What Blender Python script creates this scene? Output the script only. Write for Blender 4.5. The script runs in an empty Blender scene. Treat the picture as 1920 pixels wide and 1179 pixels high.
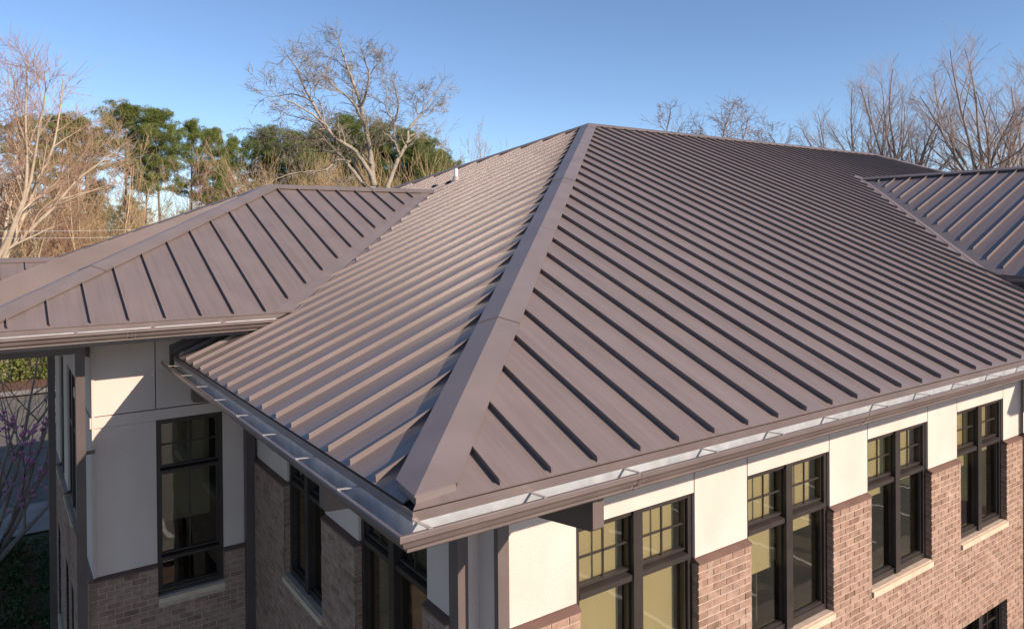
import bpy, bmesh, math, random
import numpy as np
from mathutils import Vector, Matrix
random.seed(7)
scene = bpy.context.scene
COL = scene.collection
Z0 = 7.2                      # eave height of the main roof above the ground
M = 5 / 12                    # roof pitch 5:12
# ------------------------------------------------------------------ camera
FPX = 1380.3                  # focal length in pixels of a 1920 px wide picture
CAM = Vector((-1.951, -3.795, 1.569 + Z0))
YAW, PITCH, ROLL = math.radians(54.9875), math.radians(-0.4046), math.radians(-0.4635)
_fw = Vector((math.cos(PITCH) * math.cos(YAW), math.cos(PITCH) * math.sin(YAW), math.sin(PITCH)))
_r0 = Vector((math.sin(YAW), -math.cos(YAW), 0))
_u0 = _r0.cross(_fw)
_rt = math.cos(ROLL) * _r0 + math.sin(ROLL) * _u0
_up = -math.sin(ROLL) * _r0 + math.cos(ROLL) * _u0
cd = bpy.data.cameras.new('camera')
cam = bpy.data.objects.new('camera', cd)
COL.objects.link(cam)
mw = Matrix((_rt, _up, -_fw)).transposed().to_4x4()
mw.translation = CAM
cam.matrix_world = mw
cd.sensor_fit = 'HORIZONTAL'
cd.sensor_width = 36
cd.lens = FPX / 1920 * 36
cd.shift_y = (451.6 - 589.5) / 1920
cd.clip_start = 0.1
cd.clip_end = 3000
scene.camera = cam
# ------------------------------------------------------------------ sky, sun, exposure
SUN = Vector((0.80, -1.85, 1.0)).normalized()
world = bpy.data.worlds.new('World')
scene.world = world
world.use_nodes = True
wn = world.node_tree
bg = wn.nodes['Background']
sky = wn.nodes.new('ShaderNodeTexSky')
sky.sky_type = 'NISHITA'
sky.sun_disc = False
sky.sun_elevation = math.asin(SUN.z)
sky.sun_rotation = math.atan2(SUN.x, SUN.y)
sky.altitude = 100
sky.air_density = 0.7
sky.dust_density = 0.3
sky.ozone_density = 2.8
wn.links.new(sky.outputs[0], bg.inputs[0])
bg.inputs[1].default_value = 0.125
sd = bpy.data.lights.new('sun', 'SUN')
sd.energy = 4.7
sd.angle = math.radians(0.53)
sd.color = (1.0, 0.85, 0.715)
sun = bpy.data.objects.new('sun', sd)
COL.objects.link(sun)
sun.rotation_euler = SUN.to_track_quat('Z', 'Y').to_euler()
sun.location = (0, -20, 40)
vs = scene.view_settings
vs.view_transform = 'Standard'
vs.look = 'None'
vs.exposure = 0.55
vs.gamma = 1.0
vs.use_curve_mapping = False
scene.cycles.max_bounces = 8
scene.cycles.transparent_max_bounces = 12


def pix(P):
    """photograph pixel (1920 wide) of a world point, None behind the camera"""
    d = Vector(P) - CAM
    z = d.dot(_fw)
    if z < 0.1:
        return None
    return 960 + FPX * d.dot(_rt) / z, 451.6 - FPX * d.dot(_up) / z, z


def at(px, py, D):
    return CAM + D * (_fw + _rt * ((px - 960) / FPX) - _up * ((py - 451.6) / FPX))


# ------------------------------------------------------------------ materials
def newmat(name):
    m = bpy.data.materials.new(name)
    m.use_nodes = True
    nt = m.node_tree
    b = nt.nodes['Principled BSDF']
    return m, nt, b


def N(nt, t, **kw):
    n = nt.nodes.new(t)
    for k, v in kw.items():
        if k.startswith('i_'):
            n.inputs[k[2:].replace('_', ' ')].default_value = v
        else:
            setattr(n, k, v)
    return n


def ramp(nt, stops, interp='LINEAR'):
    r = nt.nodes.new('ShaderNodeValToRGB')
    r.color_ramp.interpolation = interp
    e = r.color_ramp.elements
    while len(e) < len(stops):
        e.new(0.5)
    for i, (p, c) in enumerate(stops):
        e[i].position = p
        e[i].color = (*c, 1)
    return r


def noisy(name, c0, c1, scale=5.0, rough=0.7, bump=0.0, bscale=60.0, metallic=0.0, spec=0.5, detail=6, stretch=None, coord='Object'):
    m, nt, b = newmat(name)
    tc = N(nt, 'ShaderNodeTexCoord')
    src = tc.outputs[coord]
    if stretch:
        mp = N(nt, 'ShaderNodeMapping')
        mp.inputs['Scale'].default_value = stretch
        nt.links.new(src, mp.inputs[0])
        src = mp.outputs[0]
    n = N(nt, 'ShaderNodeTexNoise')
    n.inputs['Scale'].default_value = scale
    n.inputs['Detail'].default_value = detail
    nt.links.new(src, n.inputs['Vector'])
    r = ramp(nt, [(0.3, c0), (0.7, c1)])
    nt.links.new(n.outputs['Fac'], r.inputs[0])
    nt.links.new(r.outputs[0], b.inputs['Base Color'])
    b.inputs['Roughness'].default_value = rough
    b.inputs['Metallic'].default_value = metallic
    b.inputs['Specular IOR Level'].default_value = spec
    if bump:
        n2 = N(nt, 'ShaderNodeTexNoise')
        n2.inputs['Scale'].default_value = bscale
        n2.inputs['Detail'].default_value = 4
        nt.links.new(src, n2.inputs['Vector'])
        bp = N(nt, 'ShaderNodeBump')
        bp.inputs['Strength'].default_value = bump
        bp.inputs['Distance'].default_value = 0.01
        nt.links.new(n2.outputs['Fac'], bp.inputs['Height'])
        nt.links.new(bp.outputs[0], b.inputs['Normal'])
    return m


def make_roof_mat():
    m, nt, b = newmat('brown_roof_metal')
    uv = N(nt, 'ShaderNodeUVMap')
    oi = N(nt, 'ShaderNodeObjectInfo')
    # streaks along the slope
    mp = N(nt, 'ShaderNodeMapping')
    mp.inputs['Scale'].default_value = (28, 0.25, 1)
    nt.links.new(uv.outputs[0], mp.inputs[0])
    n1 = N(nt, 'ShaderNodeTexNoise')
    n1.inputs['Scale'].default_value = 1.0
    n1.inputs['Detail'].default_value = 3
    nt.links.new(mp.outputs[0], n1.inputs['Vector'])
    n2 = N(nt, 'ShaderNodeTexNoise')
    n2.inputs['Scale'].default_value = 1.7
    n2.inputs['Detail'].default_value = 8
    nt.links.new(uv.outputs[0], n2.inputs['Vector'])
    mx = N(nt, 'ShaderNodeMath', operation='ADD')
    nt.links.new(n1.outputs['Fac'], mx.inputs[0])
    nt.links.new(n2.outputs['Fac'], mx.inputs[1])
    md = N(nt, 'ShaderNodeMath', operation='MULTIPLY_ADD')
    nt.links.new(oi.outputs['Random'], md.inputs[0])
    md.inputs[1].default_value = 0.25
    nt.links.new(mx.outputs[0], md.inputs[2])
    r = ramp(nt, [(0.32, (0.164, 0.127, 0.117)), (0.85, (0.218, 0.171, 0.158))])
    mh = N(nt, 'ShaderNodeMath', operation='MULTIPLY')
    nt.links.new(md.outputs[0], mh.inputs[0])
    mh.inputs[1].default_value = 0.5
    nt.links.new(mh.outputs[0], r.inputs[0])
    sep = N(nt, 'ShaderNodeSeparateXYZ')
    nt.links.new(uv.outputs[0], sep.inputs[0])
    mpd = N(nt, 'ShaderNodeMapping')
    mpd.inputs['Scale'].default_value = (11, 0.9, 1)
    nt.links.new(uv.outputs[0], mpd.inputs[0])
    nd = N(nt, 'ShaderNodeTexNoise')
    nd.inputs['Scale'].default_value = 1.0
    nd.inputs['Detail'].default_value = 9
    nd.inputs['Roughness'].default_value = 0.6
    nt.links.new(mpd.outputs[0], nd.inputs['Vector'])
    rd = ramp(nt, [(0.34, (0.86, 0.85, 0.84)), (0.52, (1, 1, 1)), (0.74, (1.06, 1.05, 1.045))])
    nt.links.new(nd.outputs['Fac'], rd.inputs[0])
    md2 = N(nt, 'ShaderNodeMix', data_type='RGBA', blend_type='MULTIPLY')
    md2.inputs['Factor'].default_value = 0.75
    nt.links.new(r.outputs[0], md2.inputs['A'])
    nt.links.new(rd.outputs[0], md2.inputs['B'])
    nt.links.new(md2.outputs['Result'], b.inputs['Base Color'])
    b.inputs['Metallic'].default_value = 0.0
    rr = N(nt, 'ShaderNodeMapRange')
    rr.inputs['To Min'].default_value = 0.26
    rr.inputs['To Max'].default_value = 0.40
    nt.links.new(n2.outputs['Fac'], rr.inputs['Value'])
    nt.links.new(rr.outputs[0], b.inputs['Roughness'])
    b.inputs['Specular IOR Level'].default_value = 0.4
    # low waves of the sheet plus fine pencil ribs
    w = N(nt, 'ShaderNodeTexWave')
    w.wave_type = 'BANDS'
    w.bands_direction = 'X'
    w.inputs['Scale'].default_value = 2.5
    w.inputs['Distortion'].default_value = 0.6
    w.inputs['Detail'].default_value = 0.0
    nt.links.new(uv.outputs[0], w.inputs['Vector'])
    mp3 = N(nt, 'ShaderNodeMapping')
    mp3.inputs['Scale'].default_value = (3.0, 0.45, 1)
    nt.links.new(uv.outputs[0], mp3.inputs[0])
    n3 = N(nt, 'ShaderNodeTexNoise')
    n3.inputs['Scale'].default_value = 1.0
    n3.inputs['Detail'].default_value = 1
    nt.links.new(mp3.outputs[0], n3.inputs['Vector'])
    b1 = N(nt, 'ShaderNodeBump')
    b1.inputs['Strength'].default_value = 1.0
    b1.inputs['Distance'].default_value = 0.0008
    nt.links.new(w.outputs['Fac'], b1.inputs['Height'])
    b2 = N(nt, 'ShaderNodeBump')
    b2.inputs['Strength'].default_value = 1.0
    b2.inputs['Distance'].default_value = 0.018
    nt.links.new(n3.outputs['Fac'], b2.inputs['Height'])
    nt.links.new(b1.outputs[0], b2.inputs['Normal'])
    nt.links.new(b2.outputs[0], b.inputs['Normal'])
    return m


def make_brick_mat():
    m, nt, b = newmat('brown_brick')
    oi = N(nt, 'ShaderNodeObjectInfo')
    ge = N(nt, 'ShaderNodeNewGeometry')
    ad = N(nt, 'ShaderNodeMath', operation='ADD')
    nt.links.new(oi.outputs['Random'], ad.inputs[0])
    nt.links.new(ge.outputs['Random Per Island'], ad.inputs[1])
    fr = N(nt, 'ShaderNodeMath', operation='FRACT')
    nt.links.new(ad.outputs[0], fr.inputs[0])
    r = ramp(nt, [(0.0, (0.22, 0.140, 0.100)), (0.08, (0.27, 0.172, 0.124)), (0.3, (0.305, 0.195, 0.142)), (0.55, (0.325, 0.212, 0.155)), (0.8, (0.35, 0.232, 0.172)), (1.0, (0.315, 0.215, 0.165))])
    nt.links.new(fr.outputs[0], r.inputs[0])
    n = N(nt, 'ShaderNodeTexNoise')
    n.inputs['Scale'].default_value = 11
    n.inputs['Detail'].default_value = 10
    n.inputs['Roughness'].default_value = 0.65
    nt.links.new(ge.outputs['Position'], n.inputs['Vector'])
    r2 = ramp(nt, [(0.28, (0.5, 0.47, 0.46)), (0.7, (1.25, 1.22, 1.2))])
    nt.links.new(n.outputs['Fac'], r2.inputs[0])
    mx = N(nt, 'ShaderNodeMix', data_type='RGBA', blend_type='MULTIPLY')
    mx.inputs['Factor'].default_value = 0.8
    nt.links.new(r.outputs[0], mx.inputs['A'])
    nt.links.new(r2.outputs[0], mx.inputs['B'])
    # mortar smears
    n3 = N(nt, 'ShaderNodeTexNoise')
    n3.inputs['Scale'].default_value = 3.2
    n3.inputs['Detail'].default_value = 9
    n3.inputs['Roughness'].default_value = 0.7
    nt.links.new(ge.outputs['Position'], n3.inputs['Vector'])
    r3 = ramp(nt, [(0.58, (0, 0, 0)), (0.74, (0.6, 0.6, 0.6))])
    nt.links.new(n3.outputs['Fac'], r3.inputs[0])
    mx2 = N(nt, 'ShaderNodeMix', data_type='RGBA')
    nt.links.new(r3.outputs[0], mx2.inputs['Factor'])
    nt.links.new(mx.outputs['Result'], mx2.inputs['A'])
    mx2.inputs['B'].default_value = (0.48, 0.38, 0.31, 1)
    nt.links.new(mx2.outputs['Result'], b.inputs['Base Color'])
    b.inputs['Roughness'].default_value = 0.88
    b.inputs['Specular IOR Level'].default_value = 0.25
    n2 = N(nt, 'ShaderNodeTexNoise')
    n2.inputs['Scale'].default_value = 90
    nt.links.new(ge.outputs['Position'], n2.inputs['Vector'])
    bp = N(nt, 'ShaderNodeBump')
    bp.inputs['Strength'].default_value = 0.5
    bp.inputs['Distance'].default_value = 0.006
    nt.links.new(n2.outputs['Fac'], bp.inputs['Height'])
    nt.links.new(bp.outputs[0], b.inputs['Normal'])
    return m


def make_glass():
    m, nt, b = newmat('tinted_glass')
    nt.nodes.remove(b)
    tr = N(nt, 'ShaderNodeBsdfTransparent')
    tr.inputs[0].default_value = (0.765, 0.745, 0.655, 1)
    gl = N(nt, 'ShaderNodeBsdfGlossy')
    gl.inputs[0].default_value = (0.95, 0.95, 0.9, 1)
    gl.inputs['Roughness'].default_value = 0.02
    ge = N(nt, 'ShaderNodeNewGeometry')
    dt = N(nt, 'ShaderNodeVectorMath', operation='DOT_PRODUCT')
    nt.links.new(ge.outputs['Normal'], dt.inputs[0])
    nt.links.new(ge.outputs['Incoming'], dt.inputs[1])
    ab = N(nt, 'ShaderNodeMath', operation='ABSOLUTE')
    nt.links.new(dt.outputs['Value'], ab.inputs[0])
    om = N(nt, 'ShaderNodeMath', operation='SUBTRACT')
    om.inputs[0].default_value = 1.0
    nt.links.new(ab.outputs[0], om.inputs[1])
    pw = N(nt, 'ShaderNodeMath', operation='POWER')
    nt.links.new(om.outputs[0], pw.inputs[0])
    pw.inputs[1].default_value = 5.0
    fr = N(nt, 'ShaderNodeMath', operation='MULTIPLY_ADD')
    nt.links.new(pw.outputs[0], fr.inputs[0])
    fr.inputs[1].default_value = 0.93
    fr.inputs[2].default_value = 0.09
    n = N(nt, 'ShaderNodeTexNoise')
    n.inputs['Scale'].default_value = 1.6
    nt.links.new(ge.outputs['Position'], n.inputs['Vector'])
    bp = N(nt, 'ShaderNodeBump')
    bp.inputs['Distance'].default_value = 0.004
    bp.inputs['Strength'].default_value = 0.6
    nt.links.new(n.outputs['Fac'], bp.inputs['Height'])
    nt.links.new(bp.outputs[0], gl.inputs['Normal'])
    mx = N(nt, 'ShaderNodeMixShader')
    nt.links.new(fr.outputs[0], mx.inputs[0])
    nt.links.new(tr.outputs[0], mx.inputs[1])
    nt.links.new(gl.outputs[0], mx.inputs[2])
    nt.links.new(mx.outputs[0], nt.nodes['Material Output'].inputs[0])
    return m


def make_leaf(name, c0, c1, scale=0.6, transl=0.25):
    m, nt, b = newmat(name)
    ge = N(nt, 'ShaderNodeNewGeometry')
    oi = N(nt, 'ShaderNodeObjectInfo')
    n = N(nt, 'ShaderNodeTexNoise')
    n.inputs['Scale'].default_value = scale
    nt.links.new(ge.outputs['Position'], n.inputs['Vector'])
    ad = N(nt, 'ShaderNodeMath', operation='MULTIPLY_ADD')
    nt.links.new(ge.outputs['Random Per Island'], ad.inputs[0])
    ad.inputs[1].default_value = 0.5
    nt.links.new(n.outputs['Fac'], ad.inputs[2])
    a2 = N(nt, 'ShaderNodeMath', operation='MULTIPLY_ADD')
    nt.links.new(oi.outputs['Random'], a2.inputs[0])
    a2.inputs[1].default_value = 0.3
    nt.links.new(ad.outputs[0], a2.inputs[2])
    r = ramp(nt, [(0.45, c0), (1.1, c1)])
    r.color_ramp.elements[1].position = 1.0
    nt.links.new(a2.outputs[0], r.inputs[0])
    nt.links.new(r.outputs[0], b.inputs['Base Color'])
    b.inputs['Roughness'].default_value = 0.6
    b.inputs['Specular IOR Level'].default_value = 0.3
    tl = N(nt, 'ShaderNodeBsdfTranslucent')
    nt.links.new(r.outputs[0], tl.inputs[0])
    mx = N(nt, 'ShaderNodeMixShader')
    mx.inputs[0].default_value = transl
    nt.links.new(b.outputs[0], mx.inputs[1])
    nt.links.new(tl.outputs[0], mx.inputs[2])
    nt.links.new(mx.outputs[0], nt.nodes['Material Output'].inputs[0])
    return m


MAT = {}
MAT['roof'] = make_roof_mat()
MAT['cap'] = noisy('brown_trim_metal', (0.165, 0.131, 0.121), (0.20, 0.160, 0.149), 2.0, 0.38, bump=0.04, bscale=6, spec=0.4)
MAT['gutter'] = noisy('brown_gutter_metal', (0.122, 0.092, 0.083), (0.160, 0.122, 0.110), 3.0, 0.33, bump=0.05, bscale=8, spec=0.6)
MAT['galv'] = noisy('galvanised_liner', (0.46, 0.47, 0.47), (0.66, 0.66, 0.65), 7.0, 0.45, bump=0.08, bscale=14, metallic=0.55)
MAT['strap'] = noisy('strap_metal', (0.42, 0.36, 0.32), (0.5, 0.43, 0.39), 9.0, 0.35, metallic=0.3)
MAT['stucco'] = noisy('cream_stucco', (0.61, 0.498, 0.43), (0.665, 0.548, 0.478), 1.3, 0.92, bump=0.6, bscale=110, spec=0.2)
_nt = MAT['stucco'].node_tree
_g = N(_nt, 'ShaderNodeNewGeometry')
_mp = N(_nt, 'ShaderNodeMapping')
_mp.inputs['Scale'].default_value = (2.6, 2.6, 1.1)
_nt.links.new(_g.outputs['Position'], _mp.inputs[0])
_n = N(_nt, 'ShaderNodeTexNoise')
_n.inputs['Scale'].default_value = 1.0
_n.inputs['Detail'].default_value = 7
_nt.links.new(_mp.outputs[0], _n.inputs['Vector'])
_r = ramp(_nt, [(0.3, (0.93, 0.92, 0.905)), (0.65, (1.0, 1.0, 1.0))])
_nt.links.new(_n.outputs['Fac'], _r.inputs[0])
_m = N(_nt, 'ShaderNodeMix', data_type='RGBA', blend_type='MULTIPLY')
_m.inputs['Factor'].default_value = 1.0
_b = _nt.nodes['Principled BSDF']
_nt.links.new(_b.inputs['Base Color'].links[0].from_socket, _m.inputs['A'])
_nt.links.new(_r.outputs[0], _m.inputs['B'])
_nt.links.new(_m.outputs['Result'], _b.inputs['Base Color'])
MAT['joint'] = noisy('brown_joint', (0.10, 0.062, 0.045), (0.13, 0.08, 0.06), 8, 0.8)
MAT['flash'] = noisy('red_brown_flashing', (0.11, 0.062, 0.048), (0.15, 0.085, 0.066), 4, 0.6)
MAT['bronze'] = noisy('dark_bronze_frame', (0.026, 0.020, 0.018), (0.040, 0.031, 0.027), 5, 0.36, spec=0.5)
MAT['bronze2'] = noisy('bronze_post', (0.115, 0.086, 0.078), (0.14, 0.105, 0.095), 3, 0.45)
MAT['downspout'] = noisy('dark_brown_downspout', (0.075, 0.056, 0.052), (0.10, 0.076, 0.07), 3, 0.4)
MAT['sill'] = noisy('tan_cast_stone', (0.50, 0.385, 0.27), (0.60, 0.475, 0.345), 4, 0.85, bump=0.2, bscale=100, spec=0.2)
MAT['mortar'] = noisy('mortar', (0.40, 0.31, 0.245), (0.52, 0.415, 0.33), 14, 0.95, bump=0.3, bscale=120, spec=0.1)
MAT['brick'] = make_brick_mat()
MAT['glass'] = make_glass()
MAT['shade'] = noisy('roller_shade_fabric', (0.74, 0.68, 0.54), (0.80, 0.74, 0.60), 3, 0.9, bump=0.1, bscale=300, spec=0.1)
MAT['shade_dimmed'] = noisy('dimmed_shade_fabric', (0.30, 0.29, 0.26), (0.35, 0.34, 0.305), 3, 0.9, bump=0.1, bscale=300, spec=0.1)  # same roller fabric off the sunny side, its shadow painted into the colour
MAT['interior'] = noisy('office_interior', (0.16, 0.14, 0.12), (0.22, 0.2, 0.17), 1, 0.9)
MAT['carpet'] = noisy('office_carpet', (0.05, 0.05, 0.05), (0.08, 0.075, 0.07), 6, 0.95)
MAT['pvc'] = noisy('white_pvc', (0.75, 0.74, 0.72), (0.82, 0.81, 0.79), 5, 0.5)
MAT['dark'] = noisy('black_rubber', (0.012, 0.012, 0.012), (0.02, 0.02, 0.02), 5, 0.6)
MAT['grass'] = noisy('lawn', (0.035, 0.055, 0.018), (0.09, 0.10, 0.04), 0.35, 0.95, bump=0.6, bscale=12, detail=10)
MAT['leaflitter'] = noisy('leaf_litter', (0.13, 0.085, 0.05), (0.24, 0.165, 0.10), 0.5, 0.95, bump=0.6, bscale=9, detail=12)
MAT['asphalt'] = noisy('asphalt', (0.10, 0.092, 0.082), (0.16, 0.148, 0.132), 1.3, 0.9, bump=0.3, bscale=60, detail=12)
MAT['asphalt_old'] = noisy('aged_asphalt', (0.10, 0.09, 0.075), (0.16, 0.142, 0.118), 1.3, 0.9, bump=0.3, bscale=60, detail=12)
MAT['concrete'] = noisy('concrete', (0.22, 0.195, 0.165), (0.32, 0.285, 0.245), 1.1, 0.9, bump=0.2, bscale=40, detail=10)
MAT['mulch'] = noisy('mulch', (0.07, 0.032, 0.018), (0.17, 0.085, 0.045), 4.0, 0.95, bump=1.0, bscale=18, detail=12)
MAT['paint'] = noisy('white_road_paint', (0.68, 0.67, 0.63), (0.8, 0.79, 0.75), 4, 0.8)
MAT['bark_oak'] = noisy('pale_oak_bark', (0.20, 0.162, 0.118), (0.39, 0.325, 0.245), 3.5, 0.9, bump=0.6, bscale=20)
MAT['bark_tan'] = noisy('tan_bark', (0.33, 0.24, 0.14), (0.49, 0.365, 0.225), 1.2, 0.9)
MAT['bark_red'] = noisy('reddish_bark', (0.27, 0.165, 0.115), (0.38, 0.25, 0.18), 1.0, 0.9)
MAT['bark_pale'] = noisy('pale_bark', (0.34, 0.265, 0.185), (0.48, 0.385, 0.28), 1.4, 0.9)
MAT['bark_grey'] = noisy('grey_brown_bark', (0.19, 0.148, 0.124), (0.31, 0.25, 0.212), 2, 0.9)
MAT['bark_pine'] = noisy('pine_bark', (0.10, 0.062, 0.042), (0.20, 0.135, 0.095), 3, 0.95)
MAT['twig_red'] = noisy('reddish_twigs', (0.32, 0.19, 0.13), (0.45, 0.28, 0.195), 0.7, 0.9)
MAT['twig_tan'] = noisy('tan_twigs', (0.33, 0.225, 0.115), (0.48, 0.335, 0.185), 0.7, 0.9)
MAT['twig_grey'] = noisy('grey_brown_twigs', (0.17, 0.12, 0.095), (0.27, 0.195, 0.155), 0.7, 0.9)
MAT['twig_pale'] = noisy('pale_twigs', (0.36, 0.27, 0.17), (0.5, 0.385, 0.26), 0.7, 0.9)
MAT['twig_rb'] = noisy('red_brown_twigs', (0.31, 0.232, 0.20), (0.44, 0.345, 0.30), 0.5, 0.9)
MAT['twig_far'] = noisy('far_twigs', (0.20, 0.165, 0.135), (0.30, 0.25, 0.2), 0.3, 0.9)
MAT['needle'] = make_leaf('pine_needles', (0.070, 0.108, 0.024), (0.205, 0.235, 0.062), 0.45)
MAT['needle2'] = make_leaf('dark_pine_needles', (0.052, 0.090, 0.022), (0.17, 0.205, 0.055), 0.45)
MAT['hedge'] = make_leaf('hedge_leaves', (0.04, 0.07, 0.015), (0.16, 0.17, 0.04), 1.5)
MAT['hedge_dark'] = make_leaf('dark_ground_cover', (0.02, 0.045, 0.012), (0.075, 0.10, 0.03), 1.5)
MAT['blossom'] = make_leaf('pink_blossom', (0.36, 0.05, 0.20), (0.78, 0.34, 0.58), 3.0, 0.4)
MAT['wire'] = noisy('pale_cable', (0.45, 0.42, 0.38), (0.55, 0.5, 0.45), 3, 0.6)


# ------------------------------------------------------------------ builders
def obj(name, verts, faces, mat, parent=None, smooth=False, uvs=None, normals=True, z0=Z0):
    me = bpy.data.meshes.new(name)
    me.from_pydata([(v[0], v[1], v[2] + z0) for v in verts], [], faces)
    if uvs is not None:
        l = me.uv_layers.new(name='UVMap')
        for lp in me.loops:
            l.data[lp.index].uv = uvs[lp.vertex_index]
    if normals:
        bm = bmesh.new()
        bm.from_mesh(me)
        bmesh.ops.recalc_face_normals(bm, faces=bm.faces)
        bm.to_mesh(me)
        bm.free()
    me.materials.append(MAT[mat] if isinstance(mat, str) else mat)
    if smooth:
        me.polygons.foreach_set('use_smooth', [True] * len(me.polygons))
    o = bpy.data.objects.new(name, me)
    COL.objects.link(o)
    if parent:
        o.parent = parent
    return o


def empty(name, loc=(0, 0, 0), parent=None):
    o = bpy.data.objects.new(name, None)
    o.empty_display_size = 0.3
    COL.objects.link(o)
    o.location = loc
    if parent:
        o.parent = parent
    return o


def tag(o, label=None, cat=None, group=None, kind=None):
    if label:
        o['label'] = label
    if cat:
        o['category'] = cat
    if group:
        o['group'] = group
    if kind:
        o['kind'] = kind
    return o


BOXF = [(0, 1, 2, 3), (7, 6, 5, 4), (0, 4, 5, 1), (1, 5, 6, 2), (2, 6, 7, 3), (3, 7, 4, 0)]


class MB:
    """collects verts and faces of ONE piece"""
    def __init__(s):
        s.v, s.f = [], []

    def add(s, v, f):
        n = len(s.v)
        s.v += v
        s.f += [tuple(i + n for i in q) for q in f]

    def box8(s, c):
        s.add(c, BOXF)


# faces of the building: (a along the wall, o outward from the stucco plane, z)
YR_ = 1.08                     # plane of the sunlit right facade
XL_ = 1.11                     # plane of the shaded left facade
YW_ = 7.20                     # front wall of the wing
XE_ = -0.96                    # end wall of the wing
FACES = {
    'R': lambda a, o, z: (a, YR_ - o, z),
    'L': lambda a, o, z: (XL_ - o, a, z),
    'W': lambda a, o, z: (a, YW_ - o, z),
    'E': lambda a, o, z: (XE_ - o, a, z),
}


def fb(face, a0, a1, o0, o1, z0, z1):
    F = FACES[face]
    return [F(a0, o0, z0), F(a1, o0, z0), F(a1, o1, z0), F(a0, o1, z0), F(a0, o0, z1), F(a1, o0, z1), F(a1, o1, z1), F(a0, o1, z1)]


def fbox(name, face, a0, a1, o0, o1, z0, z1, mat, parent):
    return obj(name, fb(face, a0, a1, o0, o1, z0, z1), BOXF, mat, parent)


def prism(name, poly0, poly1, mat, parent, smooth=False, caps=True):
    n = len(poly0)
    f = [(i, (i + 1) % n, n + (i + 1) % n, n + i) for i in range(n)]
    if caps:
        f += [tuple(range(n))[::-1], tuple(range(n, 2 * n))]
    return obj(name, list(poly0) + list(poly1), f, mat, parent, smooth)


# ------------------------------------------------------------------ the setting: ground
def sheet(name, x0, y0, x1, y1, z, mat, n=1):
    v, f = [], []
    for j in range(n + 1):
        for i in range(n + 1):
            v.append((x0 + (x1 - x0) * i / n, y0 + (y1 - y0) * j / n, z))
    for j in range(n):
        for i in range(n):
            k = j * (n + 1) + i
            f.append((k, k + 1, k + n + 2, k + n + 1))
    return tag(obj(name, v, f, mat, z0=0), kind='structure')


tag(sheet('ground', -700, -700, 700, 900, 0, 'leaflitter'), 'brown leaf covered ground around the office building', None)
sheet('lawn', -26, -3.0, 40, 22.3, 0.004, 'grass')
sheet('parking_lot', -60, 25.2, 60, 45.5, 0.008, 'asphalt_old')
sheet('kerb_strip', -60, 45.5, 60, 47.0, 0.12, 'concrete')
sheet('front_parking_lot', -60, -60, 60, -4.6, 0.010, 'asphalt')
sheet('sidewalk', -26, 22.3, 60, 25.2, 0.06, 'concrete')
sheet('front_sidewalk', -26, -4.6, 60, -3.0, 0.10, 'concrete')
sheet('mulch_bed', -60, 47.0, 60, 52.0, 0.05, 'mulch')
sheet('side_mulch_bed', -5.2, 8.0, -1.2, 21.5, 0.012, 'mulch')
sheet('front_mulch_bed', -2, -3.0, 40, -0.2, 0.03, 'mulch')
for i in range(12):
    sheet('parking_line', -6 + 2.7 * i, -10.2, -5.88 + 2.7 * i, -5.0, 0.014, 'paint')

# ------------------------------------------------------------------ the building
B = empty('office_building')
tag(B, 'large brick and stucco office building with brown standing seam metal roofs', 'building')

SP = 0.4064
W = 10.472
LR = 13.40
XE = 2 * W + LR
# wing at the left: eave line y = YW, z = ZW ; ridge y = YR ; end eave x = XL ; apex x = XA
YW, ZW = 6.10, 0.5625
YR = 10.90
HW = YR - YW
XA = 2.48
XL = XA - HW
ZR = ZW + M * HW
KV = YW - ZW / M               # valley of wing and main slope: x = y - KV
# wing at the right: eave x = XG, z = ZG ; ridge x = XGR ; front eave y = YG
XG, ZG = 12.40, 0.8125
XGR = 17.72
HG = XGR - XG
ZGR = ZG + M * HG
YG = -2.33
KG = XG - ZG / M               # valley: y = x - KG


class Slope:
    """a roof plane: P(a, b) with a along the eave and b the plan distance up the slope"""
    def __init__(s, fn, ea, eb):
        s.fn = fn
        s.e = Vector(ea).normalized()
        s.u = Vector((eb[0], eb[1], M)).normalized()
        n = s.e.cross(s.u)
        s.n = n if n.z > 0 else -n

    def P(s, a, b, h=0.0):
        return Vector(s.fn(a, b)) + s.n * h


def clipstrip(a0, a1, lo, hi, breaks):
    aa = [a0] + sorted(x for x in breaks if a0 + 1e-4 < x < a1 - 1e-4) + [a1]
    # refine so that lo/hi crossings are caught
    fine = []
    for p, q in zip(aa[:-1], aa[1:]):
        fine.append(p)
        l0, l1 = hi(p + 1e-6) - lo(p + 1e-6), hi(q - 1e-6) - lo(q - 1e-6)
        if l0 * l1 < 0:
            fine.append(p + (q - p) * l0 / (l0 - l1))
    fine.append(aa[-1])
    low, up = [], []
    for i, a in enumerate(fine):
        e = 1e-6 if i == 0 else (-1e-6 if i == len(fine) - 1 else 0)
        l, h = lo(a + e), hi(a + e)
        if h >= l - 1e-5:
            low.append((a, l))
            up.append((a, max(h, l)))
    pts = low + up[::-1]
    out = []
    for p in pts:
        if not out or (abs(p[0] - out[-1][0]) + abs(p[1] - out[-1][1])) > 1e-3:
            out.append(p)
    if len(out) > 1 and abs(out[0][0] - out[-1][0]) + abs(out[0][1] - out[-1][1]) < 1e-3:
        out.pop()
    return out


def area(p):
    return abs(sum(p[i][0] * p[(i + 1) % len(p)][1] - p[(i + 1) % len(p)][0] * p[i][1] for i in range(len(p)))) / 2


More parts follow.
